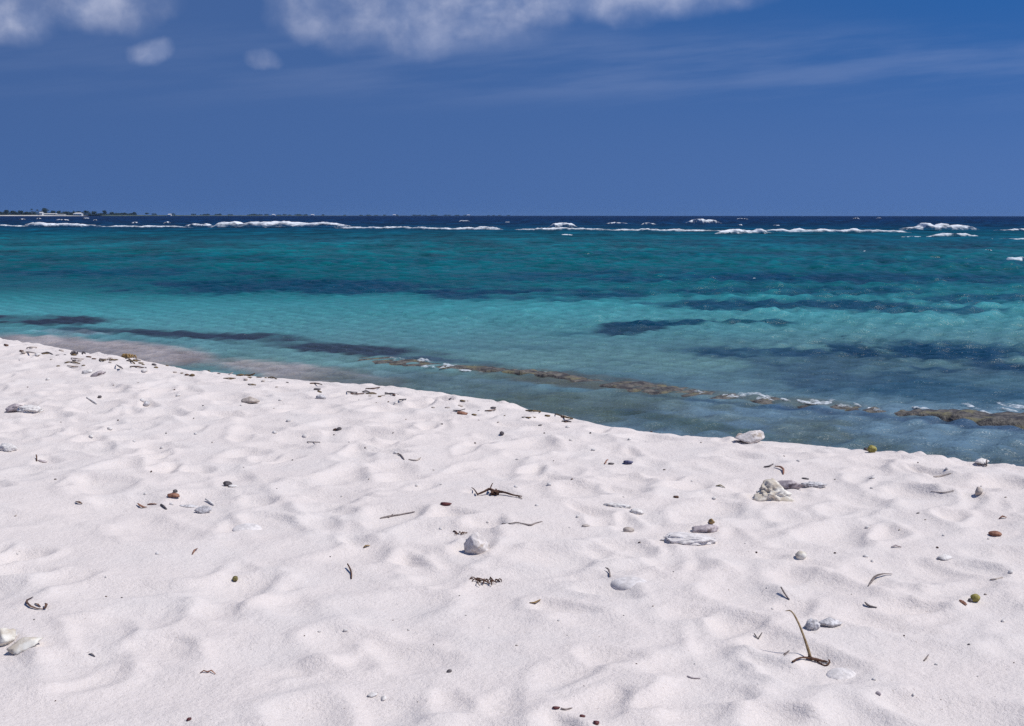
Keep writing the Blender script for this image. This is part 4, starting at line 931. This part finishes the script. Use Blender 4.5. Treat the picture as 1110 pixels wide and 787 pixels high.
lump(501, 449.5, 12, M_STONE_R, 'reddish stone below the crest in the upper middle', 'stone', 'stone', (1, .6, .4), .3, sink=.25)
lump(544, 472, 6, M_STONE_D, 'black pebble alone right of the reddish stone', 'pebble', 'pebble', (1, .8, .7), .2, sink=.1)
twig([([(570, 445, .5), (579, 445.5, 1.2), (586, 446.5, .6)], [.8, 1.0, .7])], M_WRACK, 'left of two brown sticks lying on the middle crest', 'stick', 'stick')
twig([([(602, 449, .5), (611, 448.5, 1.2), (621, 449.5, .6)], [.7, 1.0, .7])], M_WRACK, 'right of two brown sticks lying on the middle crest', 'stick', 'stick')
leaf([(776, 527.5, .6), (781, 526.8, 1.4), (786, 529, .6)], 3.2, M_OLIVE, 'olive curled leaf scrap left of the cream coral chunk', 'leaf', 'leaf_scrap')
lump(733, 540, 6, M_WEED, 'dark chip between driftwood and cream coral chunk', 'pebble', 'pebble', (1, .7, .5), .3, sink=.15)

# --- fragments of one kind that nothing tells apart
GD, LD = 'dark specks scattered on the dry sand', 'tiny dark fragment of wrack or stone scattered on the white sand'
for a, b_ in [(164, 512), (264, 507), (210, 454), (189, 423), (123, 418), (66, 458), (128, 456), (297, 443), (362, 472), (426, 470), (396, 487), (317, 499), (515, 481), (540, 458), (479, 460), (421, 436), (408, 437), (389, 434),
              (693, 589), (943, 519), (995, 557), (995, 502), (1003, 564), (358, 604), (426, 673), (453, 762), (498, 646), (633, 744), (708, 658), (676, 668), (1099, 719), (1068, 645), (37, 672), (115, 647), (17, 560), (132, 648),
              (60, 760), (300, 420), (640, 470), (706, 462), (760, 480), (905, 520), (1016, 594), (1090, 540), (590, 470), (620, 520), (850, 455 + 40), (923, 645), (905, 600), (975, 575), (505, 668), (330, 690), (560, 700), (470, 700), (690, 720),
              (790, 640), (730, 620), (820, 600), (650, 690), (180, 470), (60, 520), (230, 480), (300, 530), (30, 420), (150, 415), (220, 440), (440, 455), (470, 510), (600, 500), (720, 510), (400, 520), (1050, 700), (980, 690), (1020, 760)]:
    seedc[0] += 1
    q = seedc[0] % 3
    lump(a, b_, rr.uniform(1.7, 3.4), (M_WEED, M_STONE_D, M_STONE_T)[q], LD, 'fragment', 'wrack_fragment', (1, .6, rr.uniform(.3, .6)), .3, 1.5, 2, .15, group=GD)
GWr, LWr = 'brown wrack along the beach crest', 'small brown weed fragment in the wrack line along the beach crest'
crest_py = lambda p: np.interp(p, [0, 60, 140, 260, 430, 560, 620], [369, 378, 388, 401, 421, 441, 450])
for k in range(95):
    a = rr.choice((18, 30, 52, 60, 80, 84, 112, 120, 140, 148, 185, 200, 232, 262, 275, 300, 345, 395, 410, 430, 480, 505, 530, 575, 612)) + rr.gauss(0, 9); b_ = crest_py(a) + rr.uniform(.5, 6) + abs(rr.gauss(0, 6))
    m_ = rr.choice((M_WRACK, M_WEED, M_WRACK, M_STONE_T, M_STONE_D))
    if k % 4: lump(a, b_, rr.uniform(2, 6.5), m_, LWr, 'seaweed', 'wrack_fragment', (1, .6, rr.uniform(.2, .45)), .35, 1.5, 2, .15, rr.uniform(-.4, .4), group=GWr)
    else:
        l_ = rr.uniform(4, 8); twig([([(a - l_, b_, .5), (a, b_ + rr.uniform(-1, 1), 1.4), (a + l_, b_ + rr.uniform(-1.5, 1.5), .5)], [.5, .8, .4])], m_, LWr, 'seaweed', 'wrack_fragment', GWr)
GC, LC = 'white coral grit scattered on the sand', 'small white coral crumb scattered on the dry sand'
for k in range(70):
    a = rr.uniform(0, 1110); b_ = np.interp(a, [0, 430, 700, 1110], [380, 432, 478, 515]) + rr.random() ** 1.7 * 270
    lump(a, min(b_, 784), rr.uniform(2.5, 6.5), M_CORAL_W, LC, 'coral', 'coral_crumb', (1, .7, .55), .3, 1.8, 2, .25, group=GC, knob=.1)

# ------------------------------------------------------------------ sea air
hz = bpy.data.materials.new('sea_air'); hz.use_nodes = True; hz.node_tree.nodes.clear()
t = NT(hz.node_tree); ho = t.n('ShaderNodeOutputMaterial'); pvn = t.n('ShaderNodeVolumePrincipled')
pvn.inputs['Density Attribute'].default_value = ''
pvn.inputs['Color'].default_value = (0.26, 0.46, 0.80, 1); pvn.inputs['Density'].default_value = 4e-5
t.nt.links.new(pvn.outputs[0], ho.inputs['Volume'])
b = MB(); HX, Z0, Z1 = 15000.0, -5.0, 30.0
b.add([(-HX, -HX, Z0), (HX, -HX, Z0), (HX, HX, Z0), (-HX, HX, Z0), (-HX, -HX, Z1), (HX, -HX, Z1), (HX, HX, Z1), (-HX, HX, Z1)],
      [(3, 2, 1, 0), (4, 5, 6, 7), (0, 1, 5, 4), (1, 2, 6, 5), (2, 3, 7, 6), (3, 0, 4, 7)])
haze = b.build('haze', hz, smooth=False); tag(haze, 'thin sea haze over the whole bay', 'haze', kind='stuff')
